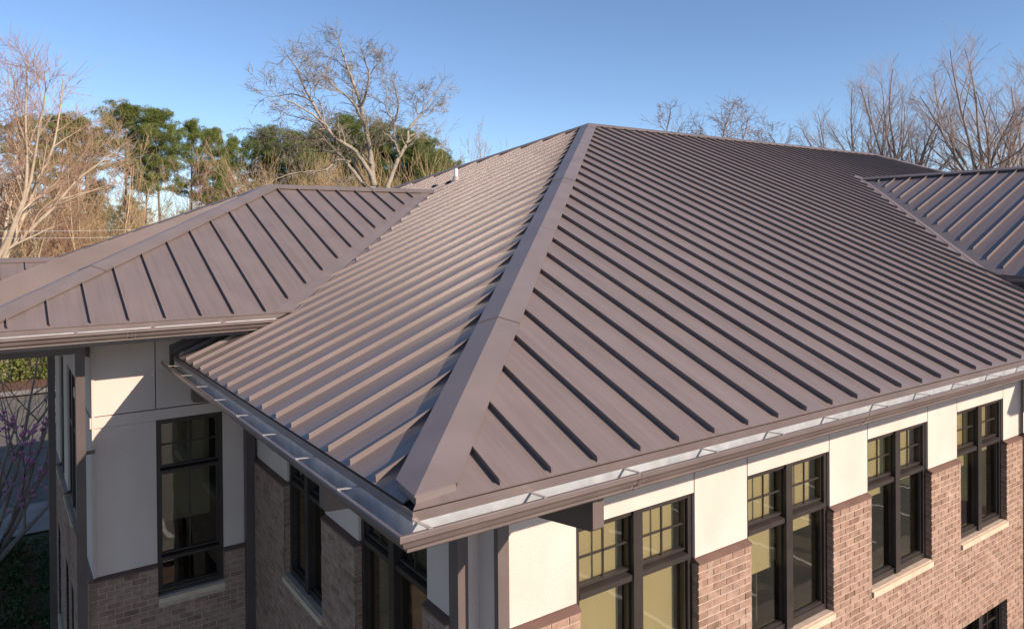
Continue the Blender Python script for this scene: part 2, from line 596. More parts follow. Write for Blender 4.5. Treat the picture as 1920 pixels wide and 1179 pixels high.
def build_slope(sl, amin, amax, seam0, sp, lo, hi, breaks, parent, seam_lo=0.0, seam_hi=0.0, ribh=0.045, sgn=1):
    k0 = math.floor((amin - seam0) / sp)
    seams = []
    a = seam0 + k0 * sp
    while a < amax + sp:
        seams.append(a)
        a += sp
    for p, q in zip(seams[:-1], seams[1:]):
        a0, a1 = max(p, amin), min(q, amax)
        if a1 - a0 < 0.03:
            continue
        poly = clipstrip(a0, a1, lo, hi, breaks)
        if len(poly) < 3 or area(poly) < 0.02:
            continue
        n = len(poly)
        tilt = random.uniform(-0.0012, 0.0012)
        v = [sl.P(a, b, tilt * (1 if a > (a0 + a1) / 2 else -1)) for a, b in poly] + [sl.P(a, b, -0.012) for a, b in poly]
        uv = [(a, b * 1.0833) for a, b in poly] * 2
        f = [tuple(range(n)), tuple(range(n, 2 * n))[::-1]] + [(i, (i + 1) % n, n + (i + 1) % n, n + i) for i in range(n)]
        obj('roof_panel', v, f, 'roof', parent, uvs=uv)
    for a in seams:
        if not (amin + 0.05 < a < amax - 0.05):
            continue
        b0, b1 = lo(a) + (seam_lo(a) if callable(seam_lo) else seam_lo), hi(a) - seam_hi
        if b1 - b0 < (0.42 if sl in (sl_R, sl_L) and a < 1 else 0.15):
            continue
        # cross section of the double-folded seam: (across, height)
        cs = [(-.003, -.002), (-.003, ribh - .015), (-.010, ribh - .015), (-.010, ribh), (.004, ribh), (.004, -.002)]
        m = len(cs)
        j0, j1 = random.gauss(0, .003), random.gauss(0, .003)
        v = [sl.P(a + j0 + x * sgn, b0 + (.010 if h > .02 else 0), h) for x, h in cs] + [sl.P(a + j1 + x * sgn, b1, h) for x, h in cs]
        f = [(i, (i + 1) % m, m + (i + 1) % m, m + i) for i in range(m)] + [tuple(range(m)), tuple(range(m, 2 * m))[::-1]]
        obj('standing_seam', v, f, 'roof', parent, uvs=[(0.1, 0)] * m + [(0.1, b1)] * m)


def plane_deck(name, pts, parent, d=0.05, mat='dark'):
    v = [Vector(p) + Vector((0, 0, -0.03)) for p in pts] + [Vector(p) + Vector((0, 0, -0.03 - d)) for p in pts]
    n = len(pts)
    f = [tuple(range(n)), tuple(range(n, 2 * n))[::-1]] + [(i, (i + 1) % n, n + (i + 1) % n, n + i) for i in range(n)]
    return obj(name, v, f, mat, parent)


# --- main roof
main_roof = plane_deck('main_roof', [(0.02, 0.02, 0), (XE, 0.02, 0), (XE - W, W, W * M), (W, W, W * M)], B)
tag(main_roof, 'main hipped roof of brown standing seam metal')
plane_deck('roof_deck', [(0.02, 0.02, 0), (W, W, W * M), (0.02, 2 * W, 0)], main_roof)
plane_deck('roof_deck', [(XE, 2 * W, 0), (0.02, 2 * W, 0), (W, W, W * M), (XE - W, W, W * M)], main_roof)
plane_deck('roof_deck', [(XE, 2 * W, 0), (XE, 0.02, 0), (XE - W, W, W * M)], main_roof)
sl_R = Slope(lambda a, b: (a, b, M * b), (1, 0, 0), (0, 1))
sl_L = Slope(lambda a, b: (b, a, M * b), (0, 1, 0), (1, 0))
XWG = 13.48                    # wall of the right wing


def loR(x):
    if x < XWG:
        return 0.0
    if x < XGR:
        return x - KG - 0.05
    return max(0.0, 2 * XGR - x - KG - 0.05)


hiR = lambda x: min(x, W, XE - x)
build_slope(sl_R, 0.0, XE, 0.614, SP, loR, hiR, [W, XE - W, XWG, XGR, 2 * XGR - KG - .05], main_roof,
            seam_lo=lambda x: 0.015 if x < XG + 0.05 else (max(0, (x - KG) + 0.30 - loR(x)) if x < XGR else (0.3 if x < 2 * XGR - KG else 0.015)), seam_hi=0.0)


def loL(y):
    if y < 7.18:
        return 0.0
    if y < YR:
        return y - KV - 0.05
    return max(0.0, 2 * YR - y - KV - 0.05)


hiL = lambda y: min(y, 2 * W - y)
build_slope(sl_L, 0.0, 2 * W, 0.548, SP * 1.006, loL, hiL, [W, 7.18, YR, 2 * YR - KV - .05], main_roof,
            seam_lo=lambda y: 0.015 if y < YW else 0.25 if YR < y < 2 * YR - KV else (max(0.0, (y - KV) + 0.10 - loL(y)) if y > YW + .45 and y > 7.18 else 0.015))
# far slopes: plain sheets with a few seams are never seen, one sheet each
sl_B = Slope(lambda a, b: (a, 2 * W - b, M * b), (1, 0, 0), (0, -1))
sl_Q = Slope(lambda a, b: (XE - b, a, M * b), (0, 1, 0), (-1, 0))


def big_panel(sl, poly, parent):
    n = len(poly)
    v = [sl.P(a, b) for a, b in poly] + [sl.P(a, b, -0.012) for a, b in poly]
    f = [tuple(range(n)), tuple(range(n, 2 * n))[::-1]] + [(i, (i + 1) % n, n + (i + 1) % n, n + i) for i in range(n)]
    obj('rear_roof_sheet', v, f, 'roof', parent, uvs=[(a, b) for a, b in poly] * 2)


big_panel(sl_B, [(0, 0), (XE, 0), (XE - W, W), (W, W)], main_roof)
big_panel(sl_Q, [(0, 0), (2 * W, 0), (W, W)], main_roof)


def cap_run(name, p0, p1, s0, s1, hw, rise, parent, seg=3.05, first=None, skirt=0.034, mat='cap', miter=0.0):
    """folded metal cap along p0->p1; s0,s1: unit vectors lying in the two roof planes, pointing away from the line"""
    p0, p1 = Vector(p0), Vector(p1)
    L = (p1 - p0).length
    d = (p1 - p0) / L
    s0, s1 = Vector(s0).normalized(), Vector(s1).normalized()
    n0 = s0.cross(d).normalized()
    n0 = n0 if n0.z > 0 else -n0
    n1 = s1.cross(d).normalized()
    n1 = n1 if n1.z > 0 else -n1
    up = Vector((0, 0, rise))
    t, i = 0.0, 0
    cuts = [0.0]
    x = first if first else seg
    while x < L - 0.4:
        cuts.append(x)
        x += seg
    cuts.append(L)
    for k, (a, b) in enumerate(zip(cuts[:-1], cuts[1:])):
        lift = 0.003 * (k % 2)
        a2 = a - (0.04 if k else 0)
        prof = [s0 * hw + up - n0 * skirt, s0 * hw + up + n0 * lift, up * 1.06 + Vector((0, 0, lift)), s1 * hw + up + n1 * lift, s1 * hw + up - n1 * skirt,
                s1 * (hw - .012) + up - n1 * skirt, s1 * (hw - .012) + up - n1 * .006, up * 1.0 - Vector((0, 0, .008)), s0 * (hw - .012) + up - n0 * .006, s0 * (hw - .012) + up - n0 * skirt]
        mo = [1, 1, 0, 1, 1, 1, 1, 0, 1, 1]
        q0 = [p0 + d * (a2 + (miter * mo[i_] if k == 0 else 0)) + v for i_, v in enumerate(prof)]
        q1 = [p0 + d * (b - 0.004) + v for v in prof]
        prism(name, q0, q1, mat, parent)
        if k:
            pj = [(v + (n0 if i_ < 2 else n1 if i_ > 2 else Vector((0, 0, 1))) * .0045) for i_, v in enumerate(prof[:5])]
            pj += [v - Vector((0, 0, .006)) for v in pj[::-1]]
            prism('cap_joint', [p0 + d * (a2 - .004) + v for v in pj], [p0 + d * (a2 + .010) + v for v in pj], 'gutter', parent)


def hip(name, corner, apex, e0, e1, hw, rise, parent, first=None):
    # e0,e1: plan unit vectors along the eaves away from the corner
    cap_run(name, corner, apex, e0, e1, hw, rise, parent, first=first)


def slope_side(d, sgn_e, sl):
    """unit vector in slope sl perpendicular to line d"""
    v = sl.n.cross(d).normalized()
    return v if v.dot(Vector(sgn_e)) > 0 else -v


dh = Vector((1, 1, M)).normalized()
cap_run('hip_cap', (0.015, 0.015, 0.005), (W, W, W * M), slope_side(dh, (1, -1, 0), sl_R), slope_side(dh, (-1, 1, 0), sl_L), 0.205, 0.060, main_roof, first=2.70, miter=0.235)
dh2 = Vector((1, -1, M)).normalized()
cap_run('hip_cap', (0.0, 2 * W, 0), (W, W, W * M), slope_side(dh2, (-1, -1, 0), sl_L), slope_side(dh2, (1, 1, 0), sl_B), 0.205, 0.060, main_roof)
dr = Vector((1, 0, 0))
cap_run('ridge_cap', (W - .02, W, W * M), (XE - W, W, W * M), slope_side(dr, (0, -1, 0), sl_R), slope_side(dr, (0, 1, 0), sl_B), 0.17, 0.060, main_roof)
dh3 = Vector((-1, 1, M)).normalized()
cap_run('hip_cap', (XE, 0, 0), (XE - W, W, W * M), slope_side(dh3, (-1, -1, 0), sl_R), slope_side(dh3, (1, 1, 0), sl_Q), 0.205, 0.060, main_roof)
_s0, _s1 = slope_side(dh, (1, -1, 0), sl_R), slope_side(dh, (-1, 1, 0), sl_L)
_c0 = Vector((0.015, 0.015, 0.005))
for _s in (_s0, _s1):
    _e = []
    for _k in (0.018, 0.030):
        _a, _b = _c0 + dh * (_k + .01), _c0 + _s * .192 + dh * (_k + .225)
        _e.append([_a + Vector((0, 0, -.012)), _b + Vector((0, 0, .002)), _b + Vector((0, 0, .050)), _a + Vector((0, 0, .056))])
    prism('hip_closure', _e[0], _e[1], 'cap', main_roof)

# --- left wing roof
wing_roof = plane_deck('wing_roof', [(XL + .02, YW + .02, ZW), (5.9, YW + .02 + 4.75, ZR - .02), (XA, YR, ZR)], B)
tag(wing_roof, 'smaller hipped wing roof of brown standing seam metal beside the main roof')
plane_deck('roof_deck', [(XL + .02, YW + .02, ZW), (XL + .02, 2 * YR - YW, ZW), (XA, YR, ZR)], wing_roof)
sl_W = Slope(lambda a, b: (a, YW + b, ZW + M * b), (1, 0, 0), (0, 1))
sl_E = Slope(lambda a, b: (XL + b, a, ZW + M * b), (0, 1, 0), (1, 0))
sl_V = Slope(lambda a, b: (a, 2 * YR - YW - b, ZW + M * b), (1, 0, 0), (0, -1))
XVT = YR - KV                  # x where the wing ridge meets the main slope
loWf = lambda x: max(0.0, x + KV - YW)
hiWf = lambda x: min(x - XL, HW)
build_slope(sl_W, XL, XVT, -1.455, SP, loWf, hiWf, [YW - KV, XA], wing_roof, seam_lo=lambda x: 0.02 if x < 1.0 else 0.30)
hiE = lambda y: min(y - YW, 2 * YR - YW - y)
build_slope(sl_E, YW, 2 * YR - YW, YW + .25, SP, lambda y: 0.0, hiE, [YR], wing_roof, seam_lo=0.02)
big_panel(sl_V, [(XL, 0), (1.3, 0), (XVT, HW), (XA, HW)], wing_roof)
cap_run('hip_cap', (XL, YW, ZW), (XA, YR, ZR), slope_side(dh, (1, -1, 0), sl_W), slope_side(dh, (-1, 1, 0), sl_E), 0.20, 0.06, wing_roof, first=2.1, miter=0.23)
cap_run('hip_cap', (XL, 2 * YR - YW, ZW), (XA, YR, ZR), slope_side(dh2, (-1, -1, 0), sl_E), slope_side(dh2, (1, 1, 0), sl_V), 0.16, 0.06, wing_roof)
cap_run('ridge_cap', (XA - .02, YR, ZR), (XVT + .12, YR, ZR), slope_side(dr, (0, -1, 0), sl_W), slope_side(dr, (0, 1, 0), sl_V), 0.15, 0.06, wing_roof, first=2.2)


def strip_on(name, sl, pts, h, parent, mat='cap', t=0.012):
    n = len(pts)
    v = [sl.P(a, b, h) for a, b in pts] + [sl.P(a, b, h - t) for a, b in pts]
    f = [tuple(range(n)), tuple(range(n, 2 * n))[::-1]] + [(i, (i + 1) % n, n + (i + 1) % n, n + i) for i in range(n)]
    return obj(name, v, f, mat, parent)


xv0 = YW - KV
strip_on('valley_flashing', sl_W, [(xv0 - .02, 0.0), (XVT + .03, HW), (XVT - .22, HW), (xv0 - .27, 0.0)], 0.012, wing_roof)
strip_on('valley_flashing', sl_L, [(YW, xv0 - .02), (YR, XVT - .02), (YR - .02, XVT + .06), (YW, xv0 + .07)], 0.010, wing_roof)
# saddle flashing where the wing ridge meets the main slope
strip_on('saddle_flashing', sl_L, [(YR - .32, XVT - .15), (YR + .30, XVT - .10), (YR + .30, XVT + .42), (YR - .05, XVT + .36)], 0.014, wing_roof, mat='roof')

# low rear roof beyond the wing: ridge along x meeting the wing's end slope
YP, HP = 14.15, 1.146
ZP = ZW + M * (2 * YR - YW - 14.15) * 0
porch_roof = plane_deck('porch_roof', [(-6.5, YP - 3.2, HP - M * 3.2), (-2.4, YP - 1.6, HP - M * 1.6), (-0.98, YP, HP), (-6.5, YP, HP)], B)
tag(porch_roof, 'low brown metal porch roof at the left edge')
sl_P = Slope(lambda a, b: (a, YP - 3.2 + b, HP - M * 3.2 + M * b), (1, 0, 0), (0, 1))
xr = XL + (HP - ZW) / M
loP = lambda x: max(0.0, 3.2 + (x - xr))
build_slope(sl_P, -6.5, xr, -1.48, SP, loP, lambda x: 3.2, [xr - 3.2], porch_roof, seam_lo=0.1)
big_panel(Slope(lambda a, b: (a, YP + 3.2 - b, HP - M * 3.2 + M * b), (1, 0, 0), (0, -1)), [(-6.5, 0), (-2.3, 0), (xr, 3.2), (-6.5, 3.2)], porch_roof)
cap_run('ridge_cap', (-6.5, YP, HP), (xr + .1, YP, HP), slope_side(dr, (0, -1, 0), sl_W), slope_side(dr, (0, 1, 0), sl_V), 0.16, 0.05, porch_roof)
strip_on('valley_flashing', sl_E, [(YP, xr - XL + .02), (YP - 3.0, xr - XL - 2.98), (YP - 3.1, xr - XL - 2.8), (YP, xr - XL + .2)], 0.03, porch_roof)

# --- right wing roof
right_roof = plane_deck('right_wing_roof', [(XG + .02, 1.95, ZG), (XG + .02, YG, ZG), (XGR, YG + HG, ZGR), (XGR, XGR - KG, ZGR)], B)
tag(right_roof, 'hipped wing roof of brown metal at the right edge')
sl_G = Slope(lambda a, b: (XG + b, a, ZG + M * b), (0, 1, 0), (1, 0))
sl_GF = Slope(lambda a, b: (a, YG + b, ZG + M * b), (1, 0, 0), (0, 1))
sl_GB = Slope(lambda a, b: (XG + 2 * HG - b, a, ZG + M * b), (0, 1, 0), (-1, 0))
yv0 = XG - KG
YVT = XGR - KG
build_slope(sl_G, YG, YVT, 0.26, SP, lambda y: max(0.0, y + KG - XG), lambda y: min(HG, y - YG), [yv0, YG + HG], right_roof, seam_lo=lambda y: 0.02 if y < yv0 - .1 else 0.24)
build_slope(sl_GF, XG, XG + 2 * HG, XG + .2, SP, lambda x: 0.0, lambda x: min(x - XG, XG + 2 * HG - x), [XGR], right_roof, seam_lo=0.02)
big_panel(sl_GB, [(YG, 0), (yv0, 0), (YVT, HG), (YG + HG, HG)], right_roof)
dy = Vector((0, 1, 0))
cap_run('ridge_cap', (XGR, YG + HG, ZGR), (XGR, YVT + .05, ZGR), slope_side(dy, (-1, 0, 0), sl_G), slope_side(dy, (1, 0, 0), sl_GB), 0.15, 0.06, right_roof)
cap_run('hip_cap', (XG, YG, ZG), (XGR, YG + HG, ZGR), slope_side(dh, (1, -1, 0), sl_GF), slope_side(dh, (-1, 1, 0), sl_G), 0.2, 0.06, right_roof, miter=0.23)
strip_on('valley_flashing', sl_G, [(yv0, 0), (YVT, HG), (YVT - .22, HG), (yv0 - .22, 0)], 0.010, right_roof)
strip_on('valley_flashing', sl_R, [(XG - .02, yv0 - .02), (XGR, YVT), (XGR - .02, YVT + .16), (XG - .12, yv0 + .05)], 0.008, right_roof, mat='roof')

# ------------------------------------------------------------------ gutters
OUT = [(0.004, -0.205), (0.080, -0.205), (0.088, -0.198), (0.088, -0.178), (0.108, -0.170), (0.126, -0.154), (0.136, -0.130), (0.144, -0.116), (0.156, -0.108), (0.168, -0.106), (0.172, -0.100), (0.172, -0.072), (0.167, -0.066), (0.148, -0.066), (0.146, -0.076), (0.148, -0.100), (0.137, -0.106), (0.122, -0.136), (0.104, -0.160), (0.085, -0.172), (0.080, -0.192), (0.004, -0.192)]
LIN = [(0.003, -0.060), (0.003, -0.190), (0.078, -0.190), (0.084, -0.170), (0.102, -0.157), (0.119, -0.134), (0.134, -0.106), (0.145, -0.101), (0.143, -0.097), (0.130, -0.101), (0.114, -0.131), (0.098, -0.152), (0.080, -0.164), (0.073, -0.182), (0.010, -0.182), (0.010, -0.060)]
FASC = [(0.000, -0.014), (0.010, -0.014), (0.010, -0.036), (0.017, -0.041), (0.017, -0.068), (0.011, -0.071), (0.000, -0.071)]
SOFF = [(-0.02, -0.06), (0.0, -0.06), (0.0, -0.24), (-0.02, -0.24)]


def extr(name, prof, map3, s_fn, e_fn, mat, parent, smooth=False):
    return prism(name, [map3(s_fn(o, z), o, z) for o, z in prof], [map3(e_fn(o, z), o, z) for o, z in prof], mat, parent, smooth)


def gutter(label, map3, s_fn, e_fn, straps, joints=()):
    g = extr('gutter', OUT, map3, s_fn, e_fn, 'gutter', B)
    tag(g, label)
    extr('gutter_liner', LIN, map3, s_fn, e_fn, 'galv', g)
    extr('eave_trim', FASC, map3, s_fn, e_fn, 'gutter', g)
    extr('fascia_board', SOFF, map3, s_fn, e_fn, 'cap', g)
    if straps:
        mb = MB()
        lo_, hi_ = min(straps), max(straps)
        for _ in range(int(9 * (hi_ - lo_))):
            a = random.uniform(lo_, hi_)
            o_ = random.choice((random.uniform(.02, .07), random.uniform(.02, .07), .155))
            z_ = -.178 if o_ < .1 else -.064
            r_ = random.uniform(.008, .022) if o_ < .1 else random.uniform(.003, .006)
            t_ = random.uniform(0, 3.14)
            mb.add([map3(a + r_ * math.cos(t_ + q * 1.57) * (1 if q % 2 else .5), o_ + r_ * math.sin(t_ + q * 1.57) * (1 if q % 2 else .5), z_ + random.uniform(0, .006)) for q in range(4)], [(0, 1, 2, 3)])
        tag(obj('gutter_leaves', mb.v, mb.f, 'leaflitter', g, normals=False), kind='stuff')
    for a in straps:
        mb = MB()
        w = 0.013
        pr = [(0.012, -0.071), (0.150, -0.060), (0.166, -0.060), (0.166, -0.0635), (0.150, -0.0635), (0.012, -0.075)]
        n = len(pr)
        mb.add([map3(a - w, o, z) for o, z in pr] + [map3(a + w, o, z) for o, z in pr], [(i, (i + 1) % n, n + (i + 1) % n, n + i) for i in range(n)] + [tuple(range(n)), tuple(range(n, 2 * n))[::-1]])
        obj('gutter_strap', mb.v, mb.f, 'strap', g)
        rivet(map3, a, 0.160, -0.060, g)
    for a in joints:
        pr = [(o + (0.003 if o > .02 else 0), z - (0.003 if z < -.15 else 0)) for o, z in OUT[1:13]]
        pr2 = [(o - .004, z + .002) for o, z in pr[::-1]]
        prism('gutter_joint', [map3(a, o, z) for o, z in pr + pr2], [map3(a + 0.03, o, z) for o, z in pr + pr2], 'gutter', g)
        for da in (-.03, .055):
            for o, z in ((0.174, -.086), (0.142, -.122), (0.134, -.145), (0.112, -.17)):
                rivet(map3, a + da, o, z, g)
    return g


def rivet(map3, a, o, z, parent, r=0.006):
    v = []
    for i in range(6):
        t = i * math.pi / 3
        v.append(map3(a + r * math.cos(t), o - .002, z + r * math.sin(t)))
    v.append(map3(a, o + .006, z + .003))
    obj('rivet', v, [(i, (i + 1) % 6, 6) for i in range(6)] + [(5, 4, 3, 2, 1, 0)], 'strap', parent)


gutter('sunlit brown gutter with pale liner along the right eave', lambda a, o, z: (a, -o, z), lambda o, z: -o, lambda o, z: 13.6,
       [0.02 + .8128 * k for k in range(16)], [1.66, 4.55, 8.4])
gutter('shaded brown gutter along the left eave', lambda a, o, z: (-o, a, z), lambda o, z: -o, lambda o, z: 6.92,
       [0.75 + .8128 * k for k in range(8)], [2.35])
gutter('brown gutter of the wing roof', lambda a, o, z: (a, YW - o, ZW + z), lambda o, z: XL - o, lambda o, z: (ZW + z) / M - .06,
       [XL + .3 + .8128 * k for k in range(4)], [-0.66])
gutter('gutter at the end of the wing roof', lambda a, o, z: (XL - o, a, ZW + z), lambda o, z: YW - o, lambda o, z: 2 * YR - YW + o,
       [])
gutter('dark gutter of the right wing roof', lambda a, o, z: (XG - o, a, ZG + z), lambda o, z: YG - o, lambda o, z: (ZG + z) / M - .04,
       [])
gutter('front gutter of the right wing roof', lambda a, o, z: (a, YG - o, ZG + z), lambda o, z: XG - o, lambda o, z: XG + 2 * HG + o, [])
# soffits
for nm, c in (('soffit', [(0.02, 0.02), (13.5, 0.02), (13.5, 1.30), (1.45, 1.30), (1.45, 7.2), (0.02, 7.2)]),):
    v = [(x, y, -.235) for x, y in c] + [(x, y, -.255) for x, y in c]
    obj('soffit', v, [(0, 1, 2, 3), (0, 3, 4, 5), (6, 9, 8, 7), (6, 11, 10, 9)] + [(i, (i + 1) % 6, 6 + (i + 1) % 6, 6 + i) for i in range(6)], 'bronze2', B)
for (x0, y0, x1, y1, z) in ((XL + .02, YW + .02, 1.0, 7.4, ZW - .235), (XL + .02, 7.4, -.8, 2 * YR - YW - .02, ZW - .235), (XG + .02, YG + .02, 14.0, 1.25, ZG - .235), (14.0, YG + .02, XG + 2 * HG, -1.0, ZG - .235)):
    mb = MB()
    mb.box8([(x0, y0, z - .02), (x1, y0, z - .02), (x1, y1, z - .02), (x0, y1, z - .02), (x0, y0, z), (x1, y0, z), (x1, y1, z), (x0, y1, z)])
    obj('soffit', mb.v, mb.f, 'bronze2', B)
# end of the left eave against the wing wall
mb = MB()
mb.box8([(-.02, 7.14, -.22), (1.15, 7.14, .26), (1.15, 7.19, .26), (-.02, 7.19, -.22), (-.02, 7.14, .10), (1.15, 7.14, .58), (1.15, 7.19, .58), (-.02, 7.19, .10)])
obj('end_wall_flashing', mb.v, mb.f, 'downspout', main_roof)

# ------------------------------------------------------------------ windows
def window(face, a0, a1, z0, z1, zt=None, zl=None, shades=(0.5, 0.5), double=True, parent=B, label=None, mull=0.115, sd_=0.15):
    """z0..z1 rough opening; zt: (lo, hi) of the transom bar; zl: extra low rail; shades: height each shade reaches down as a share"""
    w = empty('window', parent=parent)
    if label:
        tag(w, label)
    t = 0.055
    F = -0.035
    mb = MB()
    for c in (fb(face, a0, a0 + t, F - .11, F, z0, z1), fb(face, a1 - t, a1, F - .11, F, z0, z1), fb(face, a0 + t, a1 - t, F - .11, F - .002, z1 - .05, z1), fb(face, a0 + t, a1 - t, F - .11, F - .002, z0, z0 + .07)):
        mb.box8(c)
    fr = obj('frame', mb.v, mb.f, 'bronze', w)
    cols = []
    am = (a0 + a1) / 2
    if double:
        fbox('mullion', face, am - mull / 2, am + mull / 2, F - .12, F + .022, z0 + .002, z1 - .002, 'bronze', w)
        cols = [(a0 + t, am - mull / 2), (am + mull / 2, a1 - t)]
    else:
        cols = [(a0 + t, a1 - t)]
    rows = [[z0 + .07, z1 - .05]]
    cuts = []
    if zt:
        cuts.append(zt)
    if zl:
        cuts.append(zl)
    zs = []
    top = z1 - .05
    for lo, hi in sorted(cuts, reverse=True):
        zs.append((hi, top))
        top = lo
        for c0, c1 in cols:
            m2 = MB()
            FF = FACES[face]
            m2.box8([FF(c0 + .001, F - .10, lo), FF(c1 - .001, F - .10, lo), FF(c1 - .001, F + .006, lo), FF(c0 + .001, F + .006, lo), FF(c0 + .001, F - .10, hi), FF(c1 - .001, F - .10, hi), FF(c1 - .001, F + .006, hi - .035), FF(c0 + .001, F + .006, hi - .035)])
            obj('transom', m2.v, m2.f, 'bronze', w)
    zs.append((z0 + .07, top))
    for ci, (c0, c1) in enumerate(cols):
        for ri, (lo, hi) in enumerate(zs):
            # slim sash
            mb = MB()
            s = 0.022
            for c in (fb(face, c0 + .001, c0 + s, F - .085, F - .03, lo + .001, hi - .001), fb(face, c1 - s, c1 - .001, F - .085, F - .03, lo + .001, hi - .001), fb(face, c0 + s, c1 - s, F - .085, F - .031, lo + .001, lo + s), fb(face, c0 + s, c1 - s, F - .085, F - .031, hi - s, hi - .001)):
                mb.box8(c)
            obj('sash', mb.v, mb.f, 'bronze', w)
            fbox('pane', face, c0 + s - .004, c1 - s + .004, F - .064, F - .058, lo + s - .004, hi - s + .004, 'glass', w)
            if ri == 0 and len(zs) > 1:
                cm, zm = (c0 + c1) / 2, (lo + hi) / 2
                fbox('muntin', face, cm - .009, cm + .009, F - .060 + .003, F - .042, lo + s, hi - s, 'bronze', w)
                fbox('muntin', face, c0 + s, c1 - s, F - .0565, F - .042, zm - .009, zm + .009, 'bronze', w)
            elif not double and ri == 1:
                cm = (c0 + c1) / 2
                fbox('muntin', face, cm - .009, cm + .009, F - .057, F - .042, lo + s, hi - s, 'bronze', w)
        sh = shades[ci % len(shades)]
        if sh > 0.02:
            zb = z1 - .03 - (z1 - z0 - .1) * sh
            mb = MB()
            mb.box8(fb(face, c0 + .02, c1 - .045, F - sd_ - .002, F - sd_ + .001, zb + .02, z1 - .03))
            mb.box8(fb(face, c0 + .02, c1 - .045, F - sd_ - .006, F - sd_ + .006, zb, zb + .021))
            obj('roller_shade', mb.v, mb.f, 'shade' if face == 'R' else 'shade_dimmed', w)
    return w


ZS, ZH = -2.793, -0.956         # sill and head of the upper windows
TR = (-1.609, -1.522)
ZG1, ZG0, TRG = -3.989, -5.83, (-4.64, -4.555)
RW = [(2.119, 3.617, (1.0, 0.97)), (4.434, 5.929, (0.66, 0.49)), (6.747, 8.231, (0.46, 0.42)), (9.063, 10.546, (0.50, 0.44))]
names = ['double window nearest the building corner, shades fully down', 'second sunlit double window from the corner', 'third sunlit double window from the corner', 'fourth sunlit double window, half shaded']
for (a, b, s), nm in zip(RW, names):
    window('R', a, b, ZS, ZH, TR, None, s, label=nm)
LWIN = [(1.920, 3.410, (0.9, 0.9)), (4.365, 5.715, (0.42, 0.3))]
for (a, b, s), nm in zip(LWIN, ['shaded double window left of the corner post', 'shaded double window beside the wing']):
    window('L', a, b, ZS, ZH, TR, None, s, label=nm)
for (a, b, s) in RW:
    window('R', a, b, ZG0, ZG1, TRG, None, (0.0, 0.0), label='ground floor double window')
for (a, b, s) in LWIN:
    window('L', a, b, ZG0, ZG1, TRG, None, (0.3, 0.3), label='shaded ground floor double window')
WW = (-0.197, 0.674, -3.306, -0.910)
window('W', *WW, (-1.656, -1.583), (-2.849, -2.776), (0.655,), double=False, sd_=0.36, label='tall dark window in the wing wall')
EW = ((9.7, 11.3), (12.15, 13.3))
for a, b in EW:
    window('E', a, b, -2.9, -0.62, TR, None, (0.3, 0.3), label='dark window in the end wall of the wing')
    window('E', a, b, ZG0, ZG1, None, None, (0.0, 0.0), label='ground floor window in the end wall of the wing')

# ------------------------------------------------------------------ walls
ZB = -1.655                     # top of the brick below the flashing
ZBW = -2.905                    # the same on the wing
BK = 0.05                       # brick face stands this far out of the stucco


def solid_wall(face, a0, a1, ztop, holes, o0=-0.24, o1=-0.03, z_lo=-Z0, name='wall_core', mat='interior'):
    """wall with rectangular holes, as one mesh"""
    aa = sorted({a0, a1} | {h[0] for h in holes} | {h[1] for h in holes})
    zz = sorted(z for z in ({z_lo, ztop} | {h[2] for h in holes} | {h[3] for h in holes}) if z <= ztop + 1e-6)
    mb = MB()
    for p, q in zip(aa[:-1], aa[1:]):
        for r, s in zip(zz[:-1], zz[1:]):
            ca, cz = (p + q) / 2, (r + s) / 2
            if any(h[0] < ca < h[1] and h[2] < cz < h[3] for h in holes):
                continue
            mb.box8(fb(face, p, q, o0, o1, r, s))
    return obj(name, mb.v, mb.f, mat, B)


RH = [(a, b, ZS, ZH) for a, b, s in RW] + [(a, b, ZG0, ZG1) for a, b, s in RW]
LH = [(a, b, ZS, ZH) for a, b, s in LWIN] + [(a, b, ZG0, ZG1) for a, b, s in LWIN]
WH = [WW]
EH = [(a, b, -2.9, -0.62) for a, b in EW] + [(a, b, ZG0, ZG1) for a, b in EW]
solid_wall('R', 1.36, 13.45, -.24, RH)
solid_wall('L', 1.42, 7.4, -.24, LH)
solid_wall('W', -0.71, XL_ - .02, ZW - .24, WH)
solid_wall('E', 7.23, 14.40, ZW - .24, EH)


def stucco(face, a0, a1, z0, z1, o=0.0, name='stucco_panel'):
    return fbox(name, face, a0, a1, -0.03, o, z0, z1, 'stucco', B)


def joint(face, a, z0, z1, w=0.012):
    fbox('reveal_joint', face, a - w, a + w, -0.029, -0.006, z0, z1, 'joint', B)


# right facade stucco
G = 0.007
ZSB = -1.599
edges = [1.404] + [e for w in RW for e in (w[0], w[1])] + [13.44]
for i in range(0, len(edges), 2):
    stucco('R', edges[i] + (G if i else 0), edges[i + 1] - G, ZSB, -.24)
for a, b, s in RW:
    stucco('R', a + G, b - G, ZH + .001, -.24)
    joint('R', a, ZH, -.24, G)
    joint('R', b, ZH, -.24, G)
# left facade
LED = [(1.513, LWIN[0][0]), (LWIN[0][1], LWIN[1][0]), (LWIN[1][1], 7.14)]
for a0, a1 in LED:
    stucco('L', a0, a1 - G, ZSB, -.24)
for a, b, s in LWIN:
    stucco('L', a + G, b - G, ZH + .001, -.24)
    joint('L', a, ZH, -.24, G)
    joint('L', b, ZH, -.24, G)
# notched corner: stucco return faces between two bronze corner angles
NX, NY = 1.300, 1.369


def wbox(name, x0, y0, z0, x1, y1, z1, mat, parent=None):
    return obj(name, [(x0, y0, z0), (x1, y0, z0), (x1, y1, z0), (x0, y1, z0), (x0, y0, z1), (x1, y0, z1), (x1, y1, z1), (x0, y1, z1)], BOXF, mat, parent or B)


